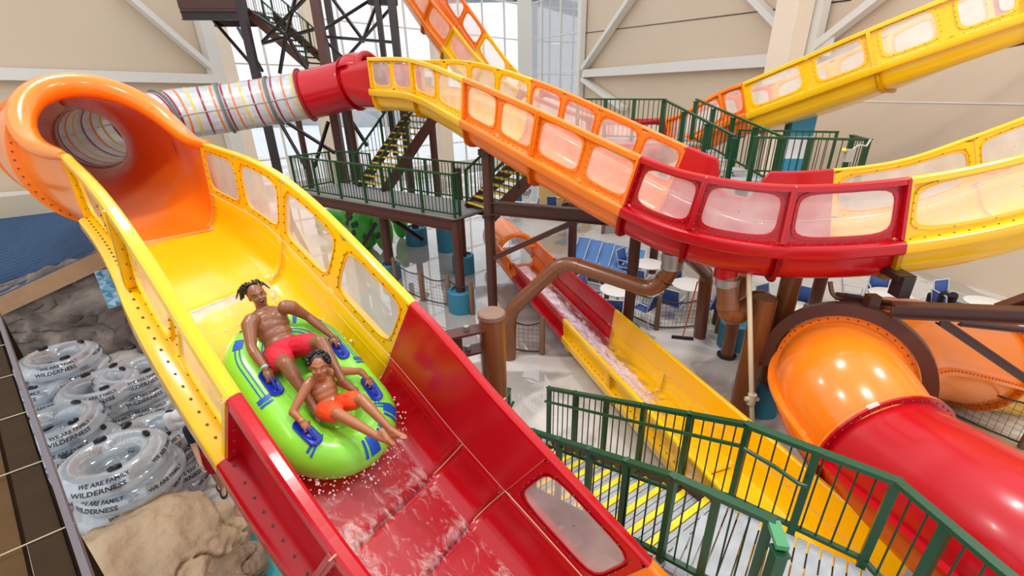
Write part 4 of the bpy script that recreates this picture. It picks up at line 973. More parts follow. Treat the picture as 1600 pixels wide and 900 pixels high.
def hand(mb, wrist, d, palm, s=1.0, side=1, curl=1.0):
    """d: finger direction, palm: direction the palm faces; side +1 left hand"""
    d, l, p = ortho(d, palm); l = l * 1.0
    k = wrist + d * (.085 * s)
    ell(mb, wrist + d * (.048 * s), (d, l, p), (.055 * s, .043 * s, .02 * s))
    for i, (o, ln) in enumerate(((-.031, .072), (-.0105, .082), (.0105, .077), (.031, .06))):
        q = k + l * (o * s); a1 = q + (d * math.cos(.5 * curl) + p * math.sin(.5 * curl)) * (ln * .46 * s); a2 = a1 + (d * math.cos(1.5 * curl) + p * math.sin(1.5 * curl)) * (ln * .34 * s); a3 = a2 + (d * math.cos(2.5 * curl) + p * math.sin(2.5 * curl)) * (ln * .28 * s)
        limb(mb, [q - d * (.02 * s), q, a1, a2, a3], [.0095 * s, .0095 * s, .009 * s, .0085 * s, .0075 * s])
    t0 = wrist + d * (.025 * s) + l * (side * .034 * s); t1 = t0 + (d * .6 + l * side * .7 + p * .35).normalized() * (.036 * s); t2 = t1 + (d * .75 + p * .7 - l * side * .1).normalized() * (.03 * s)
    limb(mb, [t0, t1, t2], [.013 * s, .0105 * s, .009 * s])
def foot(mb, ank, toe_dir, sole, s=1.0):
    f, l, u = ortho(toe_dir, -V(sole)); h = ank - u * (.055 * s) - f * (.02 * s)
    limb(mb, [ank, h], [.036 * s, .034 * s]); limb(mb, [h, h + f * (.10 * s) + u * .012 * s, h + f * (.165 * s) - u * .004 * s], [.034 * s, .036 * s, .028 * s])
    limb(mb, [ank, h + f * (.11 * s) + u * .012], [.034 * s, .03 * s])
    for i in range(5):
        o = (i - 2) * .0165 * s; q = h + f * ((.168 - abs(i - 1) * .006 - max(0, i - 1) * .007) * s) + l * o - u * .008 * s; limb(mb, [q - f * .02 * s, q + f * (.03 * s)], [.012 * s, .0095 * s])
def face_head(mb, c, F, Lf, U, h):
    """c skull centre, h head height"""
    ax = (F, Lf, U)
    ell(mb, c + U * (.10 * h) - F * (.04 * h), ax, (.41 * h, .335 * h, .40 * h)); ell(mb, c - U * (.16 * h) + F * (.10 * h), ax, (.30 * h, .27 * h, .34 * h)); ell(mb, c - U * (.36 * h) + F * (.24 * h), ax, (.12 * h, .14 * h, .11 * h))
    ell(mb, c + F * (.33 * h) + U * (.10 * h), ax, (.07 * h, .24 * h, .05 * h))                                # brow
    limb(mb, [c + F * (.37 * h) + U * (.02 * h), c + F * (.45 * h) - U * (.12 * h)], [.035 * h, .05 * h]); ell(mb, c + F * (.40 * h) - U * (.13 * h), ax, (.06 * h, .095 * h, .045 * h))   # nose
    for s_ in (-1, 1):
        ell(mb, c + Lf * (.325 * h * s_) - U * (.03 * h) - F * (.02 * h), ax, (.07 * h, .035 * h, .12 * h)); ell(mb, c + F * (.29 * h) + Lf * (.17 * h * s_) - U * (.12 * h), ax, (.09 * h, .10 * h, .08 * h))
def face_parts(root, c, F, Lf, U, h, mouth='open', squint=.6):
    ax = (F, Lf, U)
    for s_ in (-1, 1):
        e = c + F * (.335 * h) + Lf * (.145 * h * s_) + U * (.02 * h); t = MB(); ell(t, e, ax, (.045 * h, .05 * h, .028 * h * squint)); t.build('eye', 'eye_white', root, True)
        t = MB(); ell(t, e + F * (.03 * h), ax, (.024 * h, .03 * h, .032 * h * squint)); t.build('iris', 'hair_black', root, True)
        t = MB(); limb(t, [e + F * .03 * h + U * .085 * h - Lf * (.075 * h * s_), e + F * .045 * h + U * .11 * h, e - F * .01 * h + U * .085 * h + Lf * (.09 * h * s_)], [.014 * h, .017 * h, .01 * h]); t.build('eyebrow', 'hair_black', root, True)
    m0 = c + F * (.385 * h) - U * (.27 * h)
    if mouth == 'open':
        t = MB(); n = 16; t.tube([m0 + Lf * (.095 * h * math.cos(2 * PI * k / n)) + U * (.10 * h * math.sin(2 * PI * k / n)) for k in range(n)], .024 * h, 8, closed=True); t.build('lips', 'lip', root, True); t = MB(); ell(t, m0 - F * .01 * h, ax, (.03 * h, .088 * h, .092 * h)); t.build('mouth', 'mouth_dark', root, True)
        t = MB(); ell(t, m0 + U * .07 * h - F * .0 * h, ax, (.025 * h, .06 * h, .022 * h)); t.build('teeth', 'eye_white', root, True)
    else:
        t = MB(); limb(t, [m0 + Lf * (.13 * h * x) + U * (.05 * h * x * x) - F * (.05 * h * x * x) for x in (-1, -.5, 0, .5, 1)], [.012 * h, .022 * h, .026 * h, .022 * h, .012 * h]); t.build('lips', 'lip', root, True)
mat('skin_man', (132, 82, 54), .36, var=.1, scale=9, coat=.15); mat('skin_boy', (164, 104, 68), .4, var=.08, scale=9, coat=.1); mat('skin_pale', (222, 178, 150), .5, var=.06)
mat('hair_black', (22, 18, 18), .5, var=.2); mat('eye_white', (200, 188, 178), .6, spec=.2); mat('lip', (120, 62, 54), .4); mat('mouth_dark', (45, 14, 14), .5)
mat('shorts_red', (206, 22, 48), .7, var=.12, scale=14, bump=.2, bscale=18); mat('shorts_orange', (240, 74, 22), .7, var=.12, scale=14, bump=.2, bscale=18); mat('band_teal', (120, 190, 180), .5); mat('band_orange', (240, 150, 40), .5); mat('cord_white', (235, 230, 225), .6)
cr, cu, cf = V((1, 0, 0)), V((0, ST, CT)), V((0, CT, -ST))
# ---- the man
def man():
    y0 = 0.0
    J = {k: RY(px, py, y + y0) for k, (px, py, y) in dict(head=(402, 462, 0), neck=(410, 488, 0), rs=(389, 503, -.185), ls=(451, 478, .185), pel=(445, 549, 0), rk=(447, 569, -.19), lk=(501, 534, .19), ra=(486, 630, -.15), la=(535, 594, .15), re=(393, 545, -.30), le=(483, 496, .36)).items()}
    rh, lh = HA[0] + rz * .055 - rx * .03, HA[1] + rz * .055 - rx * .03
    rw = rh - (rh - J['re']).normalized() * .085 + rz * .02; lw = lh - (lh - J['le']).normalized() * .085 + rz * .02
    root = thing('person', 'man in red swim shorts shouting, seated at the rear of the green raft', 'person', J['pel'])
    sp = (J['neck'] - J['pel']).normalized(); sh = (J['ls'] - J['rs']).normalized(); ft = sh.cross(sp).normalized(); ft = ft if ft.dot(rz) > 0 else -ft
    ax = (sp, sh, ft); mb = MB(); T = lambda f: J['pel'].lerp(J['neck'], f)
    for f, w_, dp in ((0, .175, .125), (.2, .162, .118), (.42, .165, .116), (.62, .19, .128), (.78, .20, .13), (.88, .18, .11)): ell(mb, T(f) - ft * .01, ax, (.11, w_, dp))
    for s_ in (-1, 1): ell(mb, T(.74) + sh * (.085 * s_) + ft * .075, ax, (.075, .085, .045)); limb(mb, [T(.97) + sh * (.03 * s_), T(.86) + sh * (.14 * s_)], [.045, .05])
    for a, b, s_ in (('rs', 're', -1), ('ls', 'le', 1)):
        w_, hd_ = (rw, rh) if s_ < 0 else (lw, lh); e = J[b]; s0 = J[a]
        limb(mb, [s0 - sh * s_ * .03, s0.lerp(e, .12), s0.lerp(e, .45), e.lerp(s0, .06), e.lerp(w_, .25), w_], [.078, .076, .062, .047, .051, .033]); hand(mb, w_, hd_ - w_, -rz, 1.08, s_, 1.0)
    for k_, a_, s_ in (('rk', 'ra', -1), ('lk', 'la', 1)):
        hp = J['pel'] + sh * (.095 * s_); kn, an = J[k_], J[a_]
        limb(mb, [hp, hp.lerp(kn, .5), kn, kn.lerp(an, .28), an], [.108, .094, .068, .064, .038]); ell(mb, kn.lerp(an, .3) - (an - kn).cross(sh).normalized() * 0 , ((an - kn).normalized(), sh, ft), (.13, .062, .066))
        foot(mb, an, rx * .9 + rz * .12 + ry * (.35 if s_ > 0 else .05), -rz, 1.08)
    F, Lf, U = ortho(cr * .62 - cu * .02 - cf * .72, -cr * .42 + cu * .86 - cf * .12); hh = .245
    limb(mb, [J['neck'] - sp * .05, J['head'] - U * .06], [.062, .058]); face_head(mb, J['head'], F, Lf, U, hh)
    skin(mb, 'body', 'skin_man', root, .0085, 3); face_parts(root, J['head'], F, Lf, U, hh, 'open', .55)
    # shorts
    mb = MB(); ell(mb, J['pel'] + sp * .03, ax, (.125, .178, .135))
    for k_, s_ in (('rk', -1), ('lk', 1)):
        hp = J['pel'] + sh * (.095 * s_); kn = J[k_]; limb(mb, [hp, hp.lerp(kn, .3), hp.lerp(kn, .58)], [.125, .122, .120])
    skin(mb, 'swim_shorts', 'shorts_red', root, .01, 3)
    # locs swept back from the crown
    hb = MB(); ell(hb, J['head'] + U * (.14 * hh) - F * (.10 * hh), (F, Lf, U), (.41 * hh, .345 * hh, .37 * hh)); hb.v = [p if (p - J['head']).dot(F) < .30 * hh and (p - J['head']).dot(U) > -.12 * hh + .5 * max(0, (p - J['head']).dot(F)) else J['head'] + (p - J['head']) * .82 for p in hb.v]; hair = hb.build('hair', 'hair_black', root, True)
    rnd = random.Random(4)
    for i in range(34):
        a = rnd.uniform(-1.2, 1.2); b = rnd.uniform(.25, 1.25); p = J['head'] + U * (.16 * hh) + (Lf * math.sin(a) * math.cos(b) * .34 - F * math.cos(a) * math.cos(b) * .40 + U * math.sin(b) * .38) * hh
        dr = (-F * .8 + Lf * math.sin(a) * .5 + U * .15).normalized(); ln = rnd.uniform(.10, .19); q1 = p + dr * ln * .5 + U * .015; q2 = p + dr * ln - U * rnd.uniform(.02, .10) + Lf * rnd.uniform(-.02, .02); t = MB(); t.tube([p, q1, q2], [.012, .011, .006], 6); t.build('loc', 'hair_black', hair, True)
    t = MB(); d_ = (rw - J['re']).normalized(); t.tube([rw - d_ * .03, rw - d_ * .008], .036, 14); t.build('wristband', 'band_teal', root, True)
    return J
MAN = man()
def boy():
    J = {k: RY(px, py, y) for k, (px, py, y) in dict(head=(498, 572, -.02), neck=(503, 595, .02), rs=(484, 596, -.10), ls=(521, 580, .14), pel=(516, 636, .0), rk=(527, 646, -.10), lk=(564, 623, .14), ra=(592, 683, .03), la=(611, 672, .2), re=(458, 643, -.19), le=(562, 581, .30)).items()}
    J['re'] = RZ(457, 644, .56); J['le'] = RZ(563, 580, .60)
    rh, lh = HA[2] + rz * .05 - rx * .02, HA[3] + rz * .05 - rx * .02; s = .78
    rw = rh - (rh - J['re']).normalized() * .07 + rz * .015; lw = lh - (lh - J['le']).normalized() * .07 + rz * .015
    root = thing('person', 'smiling boy in orange swim shorts seated at the front of the green raft', 'person', J['pel'])
    sp = (J['neck'] - J['pel']).normalized(); sh = (J['ls'] - J['rs']).normalized(); ft = sh.cross(sp).normalized(); ft = ft if ft.dot(rz + rx) > 0 else -ft
    ax = (sp, sh, ft); mb = MB(); T = lambda f: J['pel'].lerp(J['neck'], f)
    for f, w_, dp in ((0, .125, .1), (.25, .118, .092), (.5, .122, .09), (.72, .134, .09), (.88, .12, .078)): ell(mb, T(f), ax, (.075, w_, dp))
    for s_ in (-1, 1): limb(mb, [T(.97) + sh * (.02 * s_), T(.86) + sh * (.09 * s_)], [.032, .036])
    for a, b, s_ in (('rs', 're', -1), ('ls', 'le', 1)):
        w_, hd_ = (rw, rh) if s_ < 0 else (lw, lh); e = J[b]; s0 = J[a]; limb(mb, [s0 - sh * s_ * .02, s0.lerp(e, .15), s0.lerp(e, .5), e, e.lerp(w_, .28), w_], [.052, .05, .043, .036, .036, .026]); hand(mb, w_, hd_ - w_, -rz, .9, s_, 1.0)
    for k_, a_, s_ in (('rk', 'ra', -1), ('lk', 'la', 1)):
        hp = J['pel'] + sh * (.065 * s_); kn, an = J[k_], J[a_]; limb(mb, [hp, hp.lerp(kn, .5), kn, kn.lerp(an, .3), an], [.082, .07, .054, .052, .032])
        sole = (an - kn).normalized()
        foot(mb, an, (rx * .55 + cr * (.55 if s_ > 0 else .2) + cu * (.35 if s_ > 0 else -.25)), sole, .95)
    F, Lf, U = ortho(cr * .42 - cu * .22 - cf * .85, cu * .9 - cr * .12); hh = .24
    limb(mb, [J['neck'] - sp * .04, J['head'] - U * .05], [.042, .042]); face_head(mb, J['head'], F, Lf, U, hh); skin(mb, 'body', 'skin_boy', root, .0078, 3); face_parts(root, J['head'], F, Lf, U, hh, 'smile', .4)
    mb = MB(); ell(mb, J['pel'] + sp * .015, ax, (.095, .125, .105))
    for k_, s_ in (('rk', -1), ('lk', 1)): hp = J['pel'] + sh * (.065 * s_); kn = J[k_]; limb(mb, [hp, hp.lerp(kn, .4), hp.lerp(kn, .72)], [.098, .096, .093])
    sh_ = skin(mb, 'swim_shorts', 'shorts_orange', root, .009, 3)
    t = MB(); p = J['pel'] + sp * .08 + ft * .09; limb(t, [p, p + sh * .03 + ft * .01 - sp * .05], [.008, .006]); limb(t, [p, p + sh * .05 - sp * .02], [.008, .006]); t.build('drawstring', 'cord_white', root, True)
    hb = MB(); ell(hb, J['head'] + U * (.16 * hh) - F * (.09 * hh), (F, Lf, U), (.42 * hh, .36 * hh, .36 * hh)); hb.v = [p if (p - J['head']).dot(F) < .30 * hh and (p - J['head']).dot(U) > -.05 * hh else J['head'] + (p - J['head']) * .82 for p in hb.v]; hair = hb.build('hair', 'hair_black', root, True)
    rnd = random.Random(9)
    for i in range(54):
        a = rnd.uniform(-2.2, 2.2); b = rnd.uniform(.0, 1.35); n_ = (Lf * math.sin(a) * math.cos(b) * .36 - F * math.cos(a) * math.cos(b) * .42 + U * math.sin(b) * .38); p = J['head'] + U * (.15 * hh) - F * (.06 * hh) + n_ * hh; n_.normalize()
        t = MB(); t.tube([p, p + n_ * .014 - F * .008, p + n_ * .018 - U * .034 - F * .016 + Lf * rnd.uniform(-.01, .01)], [.015, .015, .009], 6); t.build('twist', 'hair_black', hair, True)
    t = MB(); d_ = (rw - J['re']).normalized(); t.tube([rw - d_ * .03, rw - d_ * .006], .027, 12); t.build('wristband', 'band_orange', root, True)
boy()
# ---- people on the deck
def stander(label, base, face, h, top, bottom, lean=0.0, stride=.3, shortlen=.6, hair='hair_black', skinm='skin_pale', shoes='hair_black', bend_=0.0):
    s = h / 1.75; f = V((math.cos(face), math.sin(face), 0)); l = V((-f.y, f.x, 0)); u = V((0, 0, 1)); root = thing('person', label, 'person', base); B = V(base)
    pel = B + u * (.93 * s); tr = (u * math.cos(bend_) + f * math.sin(bend_)); nk = pel + tr * (.52 * s); hd = nk + (tr * .14 + f * .02) * s; mb = MB()
    for k, w_ in ((0, .155), (.3, .135), (.6, .16), (.85, .165)): ell(mb, pel.lerp(nk, k), (f, l, tr), (.115 * s, w_ * s, .11 * s))
    sh = []
    for s_ in (-1, 1):
        hp = pel + l * (.09 * s * s_); ft_ = B + f * (stride * s * .5 * s_) + l * (.09 * s * s_) + u * (.07 * s); kn = hp.lerp(ft_, .5) + f * .05 * s; limb(mb, [hp, kn, kn.lerp(ft_, .3), ft_], [.085 * s, .056 * s, .055 * s, .034 * s]); foot(mb, ft_, f, -u, s); sh.append((hp, kn, ft_))
        so = nk - tr * (.06 * s) + l * (.19 * s * s_); el = so - u * (.28 * s) - f * (.04 * s * s_) + (f * .1 if bend_ else V()); wr = el - u * (.2 * s) + f * (.12 * s); limb(mb, [so, el, wr], [.055 * s, .04 * s, .028 * s]); hand(mb, wr, wr - el, l * -s_, s, s_, .5)
    limb(mb, [nk, hd], [.055 * s, .055 * s]); F, Lf, U = ortho(f, tr); face_head(mb, hd + U * .06 * s, F, Lf, U, .235 * s); skin(mb, 'body', skinm, root, .012, 3); face_parts(root, hd + U * .06 * s, F, Lf, U, .235 * s, 'smile', .6)
    mb = MB()
    for k, w_ in ((.15, .16), (.4, .15), (.62, .175), (.85, .178)): ell(mb, pel.lerp(nk, k), (f, l, tr), (.13 * s, w_ * s, .11 * s))
    for s_ in (-1, 1): so = nk - tr * (.06 * s) + l * (.19 * s * s_); limb(mb, [so, so - u * (.17 * s) - f * (.02 * s * s_)], [.07 * s, .06 * s])
    skin(mb, 'shirt', top, root, .014, 3); mb = MB(); ell(mb, pel, (f, l, tr), (.135 * s, .172 * s, .12 * s))
    for hp, kn, ft_ in sh: limb(mb, [hp, hp.lerp(kn, shortlen)], [.105 * s, .095 * s])
    skin(mb, 'shorts', bottom, root, .014, 3); mb = MB(); ell(mb, hd + U * (.09 * s) - F * (.02 * s), (F, Lf, U), (.105 * s, .088 * s, .095 * s)); mb.build('hair', hair, root, True)
    for hp, kn, ft_ in sh: t = MB(); ell(t, ft_ + f * (.06 * s) - u * (.055 * s), (f, l, u), (.14 * s, .05 * s, .02 * s)); t.build('sandal', shoes, root, True)
mat('shirt_white', (236, 236, 238), .8); mat('navy', (26, 32, 52), .8); mat('black_cloth', (20, 20, 24), .8); mat('hair_blond', (190, 150, 95), .6)
p = G(363, 776); stander('person in red shorts walking under the yellow chute', (p.x, p.y, 0), -.9, 1.72, 'navy', 'shorts_red', stride=.42, shortlen=.75)
p = G(331, 752); stander('person in white shirt and navy shorts walking beside the tube stacks', (p.x, p.y, 0), -.9, 1.68, 'shirt_white', 'navy', stride=.3, shortlen=.8)
p = G(1462, 512); stander('person in black shorts bending over behind the white tables', (p.x, p.y, 0), 1.2, 1.7, 'black_cloth', 'black_cloth', stride=.15, shortlen=.45, bend_=2.0, hair='hair_blond')
# ------------------------------------------------------------------ clear tubes in stacks, rock, pool, foreground parapet
def tube_film():
    m = bpy.data.materials.new('tube_vinyl'); m.use_nodes = True; nt = m.node_tree; n = nt.nodes; l = nt.links; n.remove(n['Principled BSDF']); out = n['Material Output']
    tr = n.new('ShaderNodeBsdfTransparent'); tr.inputs[0].default_value = (.97, .985, 1, 1); di = n.new('ShaderNodeBsdfPrincipled'); di.inputs['Base Color'].default_value = (*srgb((222, 235, 246)), 1); di.inputs['Roughness'].default_value = .12; di.inputs['Coat Weight'].default_value = 1; di.inputs['Coat Roughness'].default_value = .03
    lw = n.new('ShaderNodeLayerWeight'); lw.inputs[0].default_value = .35; mr = n.new('ShaderNodeMapRange'); mr.inputs[3].default_value = .30; mr.inputs[4].default_value = .8; l.new(lw.outputs['Facing'], mr.inputs[0])
    mx = n.new('ShaderNodeMixShader'); l.new(mr.outputs[0], mx.inputs[0]); l.new(tr.outputs[0], mx.inputs[1]); l.new(di.outputs[0], mx.inputs[2])
    gl = n.new('ShaderNodeBsdfGlossy'); gl.inputs['Roughness'].default_value = .05; m2 = n.new('ShaderNodeMixShader'); m2.inputs[0].default_value = .14; l.new(mx.outputs[0], m2.inputs[1]); l.new(gl.outputs[0], m2.inputs[2]); l.new(m2.outputs[0], out.inputs[0]); MATS['tube_vinyl'] = m
tube_film(); mat('print_black', (46, 50, 58), .5); mat('handle_black', (24, 24, 28), .35)
TR, Tr = .40, .155
def torus_pt(a, ph, r=None):
    r = r or Tr; return V(((TR + r * math.cos(ph)) * math.cos(a), (TR + r * math.cos(ph)) * math.sin(a), Tr * .92 + r * .92 * math.sin(ph)))
def text_mesh(s, size, shear=0.0, capscale=None):
    cu_ = bpy.data.curves.new('t', 'FONT'); cu_.body = s; cu_.size = size; cu_.align_x = 'CENTER'; cu_.align_y = 'CENTER'; cu_.shear = shear; cu_.resolution_u = 2; cu_.offset = .002
    if capscale: cu_.small_caps_scale = capscale
    if capscale:
        for i in range(1, len(s)): cu_.body_format[i].use_small_caps = True
    o = bpy.data.objects.new('t', cu_); COL.objects.link(o); bpy.context.view_layer.update(); dg = bpy.context.evaluated_depsgraph_get(); me = bpy.data.meshes.new_from_object(o.evaluated_get(dg)); bpy.data.objects.remove(o); return me
def wrap(me, a0, ph0):
    for v in me.vertices:
        x, y = v.co.x, v.co.y; a = a0 + x / (TR + Tr); ph = ph0 + y / Tr; v.co = torus_pt(a, ph, Tr + .004)
    return me
def make_tube():
    root = bpy.data.objects.new('clear_tube', None); COL.objects.link(root); root.empty_display_size = .2
    mb = MB(); NN = 44; mb.grid([[torus_pt(2 * PI * i / NN, 2 * PI * k / 18, Tr * (1 + (.01 if i % 2 else -.01))) for k in range(18)] for i in range(NN + 1)], True); o = mb.build('ring', 'tube_vinyl', root, True)
    w_ = MB(); 
    for i in range(48):   # weld ticks round the inner seam
        a = 2 * PI * i / 48; w_.bar(torus_pt(a, 2.5, Tr + .002), torus_pt(a, 1.75, Tr + .002), .006, .003)
    w_.build('weld_ticks', 'gasket', root)['kind'] = 'stuff'
    for a in (-.7, 1.1, 2.6):
        h = MB(); pts = [torus_pt(a + d_, 1.75, Tr + .02) for d_ in (-.17, -.09, 0, .09, .17)]; h.tube(pts, [.02, .034, .036, .034, .02], 8); h.build('handle', 'handle_black', root, True)
    for txt, a, ph, sz, shr, cp in (('WE ARE FAMILY', -.95, .85, .072, 0, None), ('WILDERNESS', -1.08, .22, .088, .15, .72), ('WE ARE FAMILY', .35, .45, .065, 0, None), ('WILDERNESS', 1.9, .5, .098, .15, .72), ('WE ARE FAMILY', 3.3, .6, .08, 0, None)):
        me = wrap(text_mesh(txt, sz, shr, cp), a, ph); me.materials.clear(); me.materials.append(MATS['print_black']); t = bpy.data.objects.new('lettering', me); COL.objects.link(t); t.parent = root
    return root
proto = make_tube()
# stacks: (pixel of the top tube centre, number of tubes, turn, phrase)
stacks = [((172, 706), 1.50, 5, -.05, 'the stack nearest the boulder'), ((232, 672), 1.12, 4, .35, 'the stack nearest the walking people'), ((152, 596), 1.12, 4, .1, 'the middle stack'), ((206, 575), 1.12, 4, .4, 'the stack right of the middle one'), ((88, 552), 1.40, 5, .2, 'the stack at the foot of the rock mural'), ((62, 590), 1.12, 4, -.3, 'the stack half behind the parapet'), ((84, 655), 1.12, 4, .5, 'the stack at left of the boulder stack'), ((110, 690), .85, 3, -.2, 'the lowest stack beside the parapet')]
order = ['topmost', 'second from the top', 'third from the top', 'fourth from the top', 'lowest']
first = True; rnd = random.Random(2)
for (px, py), zt, n, rot, ph in stacks:
    c = G(px, py, zt); step = zt / n; 
    for k in range(n):
        loc = V((c.x + (rnd.uniform(-.07, .07) if k else 0), c.y + (rnd.uniform(-.06, .06) if k else 0), (n - 1 - k) * step)); r_ = rot + (rnd.uniform(-.5, .5) if k else 0)
        lab = 'clear tube %s in %s' % (order[k] if k < n - 1 else 'lowest', ph)
        if first: proto.location = loc; proto.rotation_euler = (0, 0, r_); o = proto; first = False
        else: o = dup(proto, loc, r_)
        tag(o, lab, 'tube', 'clear tubes stacked beside the slide')
# boulder
mat('rock_tan', (205, 180, 150), .85, var=.18, scale=2.2, bump=.8, bscale=9); mat('rock_wet', (150, 128, 104), .35, var=.2, scale=5, bump=.4, bscale=14)
from mathutils import noise as mnoise
def boulder(name, label, c, r, seed, m, lobes):
    bm = bmesh.new(); bmesh.ops.create_icosphere(bm, subdivisions=6, radius=1)
    rn = random.Random(seed); pl = [(V((rn.gauss(0, 1), rn.gauss(0, 1), rn.gauss(0, .8))).normalized(), rn.uniform(.72, .95)) for _ in range(22)]
    for v in bm.verts:
        p = v.co.copy(); pr_ = min([1.05] + [h / p.dot(n_) for n_, h in pl if p.dot(n_) > .15]); q = p * 1.1 + V((seed, 0, 0)); d = 1 + .22 * mnoise.noise(q) + .10 * mnoise.noise(q * 2.3) + .045 * mnoise.noise(q * 5) + .02 * mnoise.noise(q * 11)
        cr_ = abs(mnoise.noise(q * 1.5 + V((9, 3, 1)))); d -= .15 * max(0, 1 - cr_ / .05); d += .10 * round(mnoise.noise(q * 1.9) * 3) / 3      # cracks
        d = min(d, 1.02 + .04 * mnoise.noise(q * 3)); d = d * .35 + pr_ * .75 - .02 + .07 * mnoise.noise(q * 3.3) + .03 * mnoise.noise(q * 8) + .014 * mnoise.noise(q * 19) - .10 * max(0, 1 - cr_ / .03); v.co = V((p.x * d * r[0], p.y * d * r[1], max(-.05, p.z * d * r[2] + lobes)))
    me = bpy.data.meshes.new(name); bm.to_mesh(me); bm.free(); me.polygons.foreach_set('use_smooth', [True] * len(me.polygons)); me.materials.append(MATS[m]); o = bpy.data.objects.new(name, me); COL.objects.link(o); o.location = c; return tag(o, label, 'boulder')
bc = G(215, 880, .6); boulder('boulder', 'big tan artificial boulder in front of the tube stacks', (bc.x - .1, bc.y + .05, 0), (1.0, .95, .75), 3.1, 'rock_tan', .25)
b2 = G(330, 900, .35); boulder('boulder', 'low wet speckled boulder at the pool edge', (b2.x - .15, b2.y - .05, 0), (.62, .7, .35), 7.7, 'rock_wet', .12)
# splash pool with rim
def water_mat(name, rgb, bs=12):
    m = mat(name, rgb, .06, var=.15, scale=3, bump=.35, bscale=bs); return m
water_mat('pool_water', (70, 168, 178)); mat('pool_rim', (176, 132, 124), .6, var=.2, scale=6, bump=.2)
pr = [G(402, 760), G(380, 840), G(362, 930), G(520, 960), G(560, 860), G(470, 775)]; wt = MB(); wt.add([p + V((0, 0, .03)) for p in pr], [tuple(range(6))]); 
pool = thing('splash_pool', 'turquoise splash pool with pinkish rim below the red chute', 'pool', (pr[1].x, pr[1].y, 0)); wt.build('water', 'pool_water', pool)
rm = MB(); rm.tube([pr[0] + V((.05, .3, .16)), pr[0] + V((0, 0, .16)), pr[1] + V((0, 0, .16)), pr[2] + V((0, 0, .16))], .15, 14); rm.build('rim', 'pool_rim', pool, True)
# foreground parapet
mat('parapet_edge', (84, 78, 84), .5); mat('parapet_dark', (48, 34, 20), .9, spec=.15, var=.25, scale=5, bump=.1); mat('parapet_mid', (78, 56, 32), .9, spec=.15, var=.2, scale=5, bump=.1); mat('parapet_pale', (70, 64, 46), .9, spec=.15, var=.15, scale=5); mat('block_wood', (150, 132, 88), .7, var=.15, scale=6); mat('wire', (170, 160, 130), .4)
E0, E1 = G(-60, 320, 3.6), G(172, 965, 3.6); pd = (E1 - E0).normalized(); pn = V((-pd.y, pd.x, 0)); pn = pn if pn.x < 0 else -pn     # pn points away from the chute
par = thing('timber_parapet', 'dark timber parapet with wires at the left picture edge', 'parapet', (E1.x, E1.y, 0))
for o, w_, z, m, h in ((.015, .025, .02, 'parapet_edge', .09), (.10, .11, 0, 'parapet_dark', .08), (.225, .10, -.02, 'parapet_mid', .08), (.325, .07, -.05, 'parapet_dark', .08), (.44, .15, -.07, 'parapet_mid', .06), (.56, .05, -.02, 'parapet_pale', .08), (.70, .20, -.06, 'parapet_pale', .05), (.90, .18, -.09, 'parapet_mid', .05), (1.10, .18, -.09, 'parapet_dark', .05), (1.3, .18, -.1, 'parapet_mid', .05)):
    t = MB(); t.bar(E0 + pn * o + V((0, 0, z)), E1 + pn * o + V((0, 0, z)), w_, h); t.build('board', m, par)
L_ = (E1 - E0).length
for i in range(14):
    f = .25 + i * .058; p = E0.lerp(E1, f); t = MB(); t.tube([p + pn * .0 + V((0, 0, .05)), p + pn * .3 - pd * .06 + V((0, 0, .04))], .0035, 6); t.build('wire', 'wire', par)
for i in range(9):
    f = .28 + i * .085; p = E0.lerp(E1, f); t = MB(); t.box(p + pn * .46 + V((0, 0, -.02)), (.12, .16, .06), (pd, pn, V((0, 0, 1)))); t.build('block', 'block_wood', par)
for f in (.15, .75): t = MB(); t.box(E0.lerp(E1, f) + pn * .3 - V((0, 0, 1.85)), (.2, .2, 3.5)); t.build('post', 'parapet_dark', par)
# ------------------------------------------------------------------ deck furniture
mat('sling_blue', (52, 84, 150), .7, var=.12, scale=20); mat('sling_light', (96, 140, 200), .7, var=.12, scale=20); mat('frame_white', (222, 224, 226), .35, .2); mat('table_white', (238, 236, 230), .4, var=.03)
def loc_thing(name, label, cat, group=None):
    o = bpy.data.objects.new(name, None); COL.objects.link(o); o.empty_display_size = .2; return tag(o, label, cat, group)
def make_chair():
    t = loc_thing('sling_chair', 'blue sling chair', 'chair', 'blue sling chairs round the white tables'); m = MB(); m.grid([[V((x, -.22 + .44 * k / 3, z)) for k in range(4)] for x, z in ((.24, .44), (.08, .42), (-.14, .41))]); m.build('seat', 'sling_blue', t, True, .015, 0)
    m = MB(); m.grid([[V((x, -.22 + .44 * k / 3, z)) for k in range(4)] for x, z in ((-.18, .45), (-.24, .66), (-.30, .90))]); m.build('backrest', 'sling_blue', t, True, .015, 0)
    for s in (-1, 1):
        y = .25 * s; m = MB(); m.tube([(.25, y, 0), (.24, y, .62), (.20, y, .65), (-.2, y, .63)], .014, 6); m.build('front_leg', 'frame_white', t, True); m = MB(); m.tube([(-.32, y, 0), (-.16, y, .42), (-.31, y, .92)], .014, 6); m.build('rear_leg', 'frame_white', t, True); m = MB(); m.tube([(.25, y, .44), (-.17, y, .41)], .014, 6); m.build('seat_rail', 'frame_white', t, True)
    m = MB(); m.tube([(-.31, -.25, .92), (-.31, .25, .92)], .014, 6); m.build('top_bar', 'frame_white', t, True)
    return t
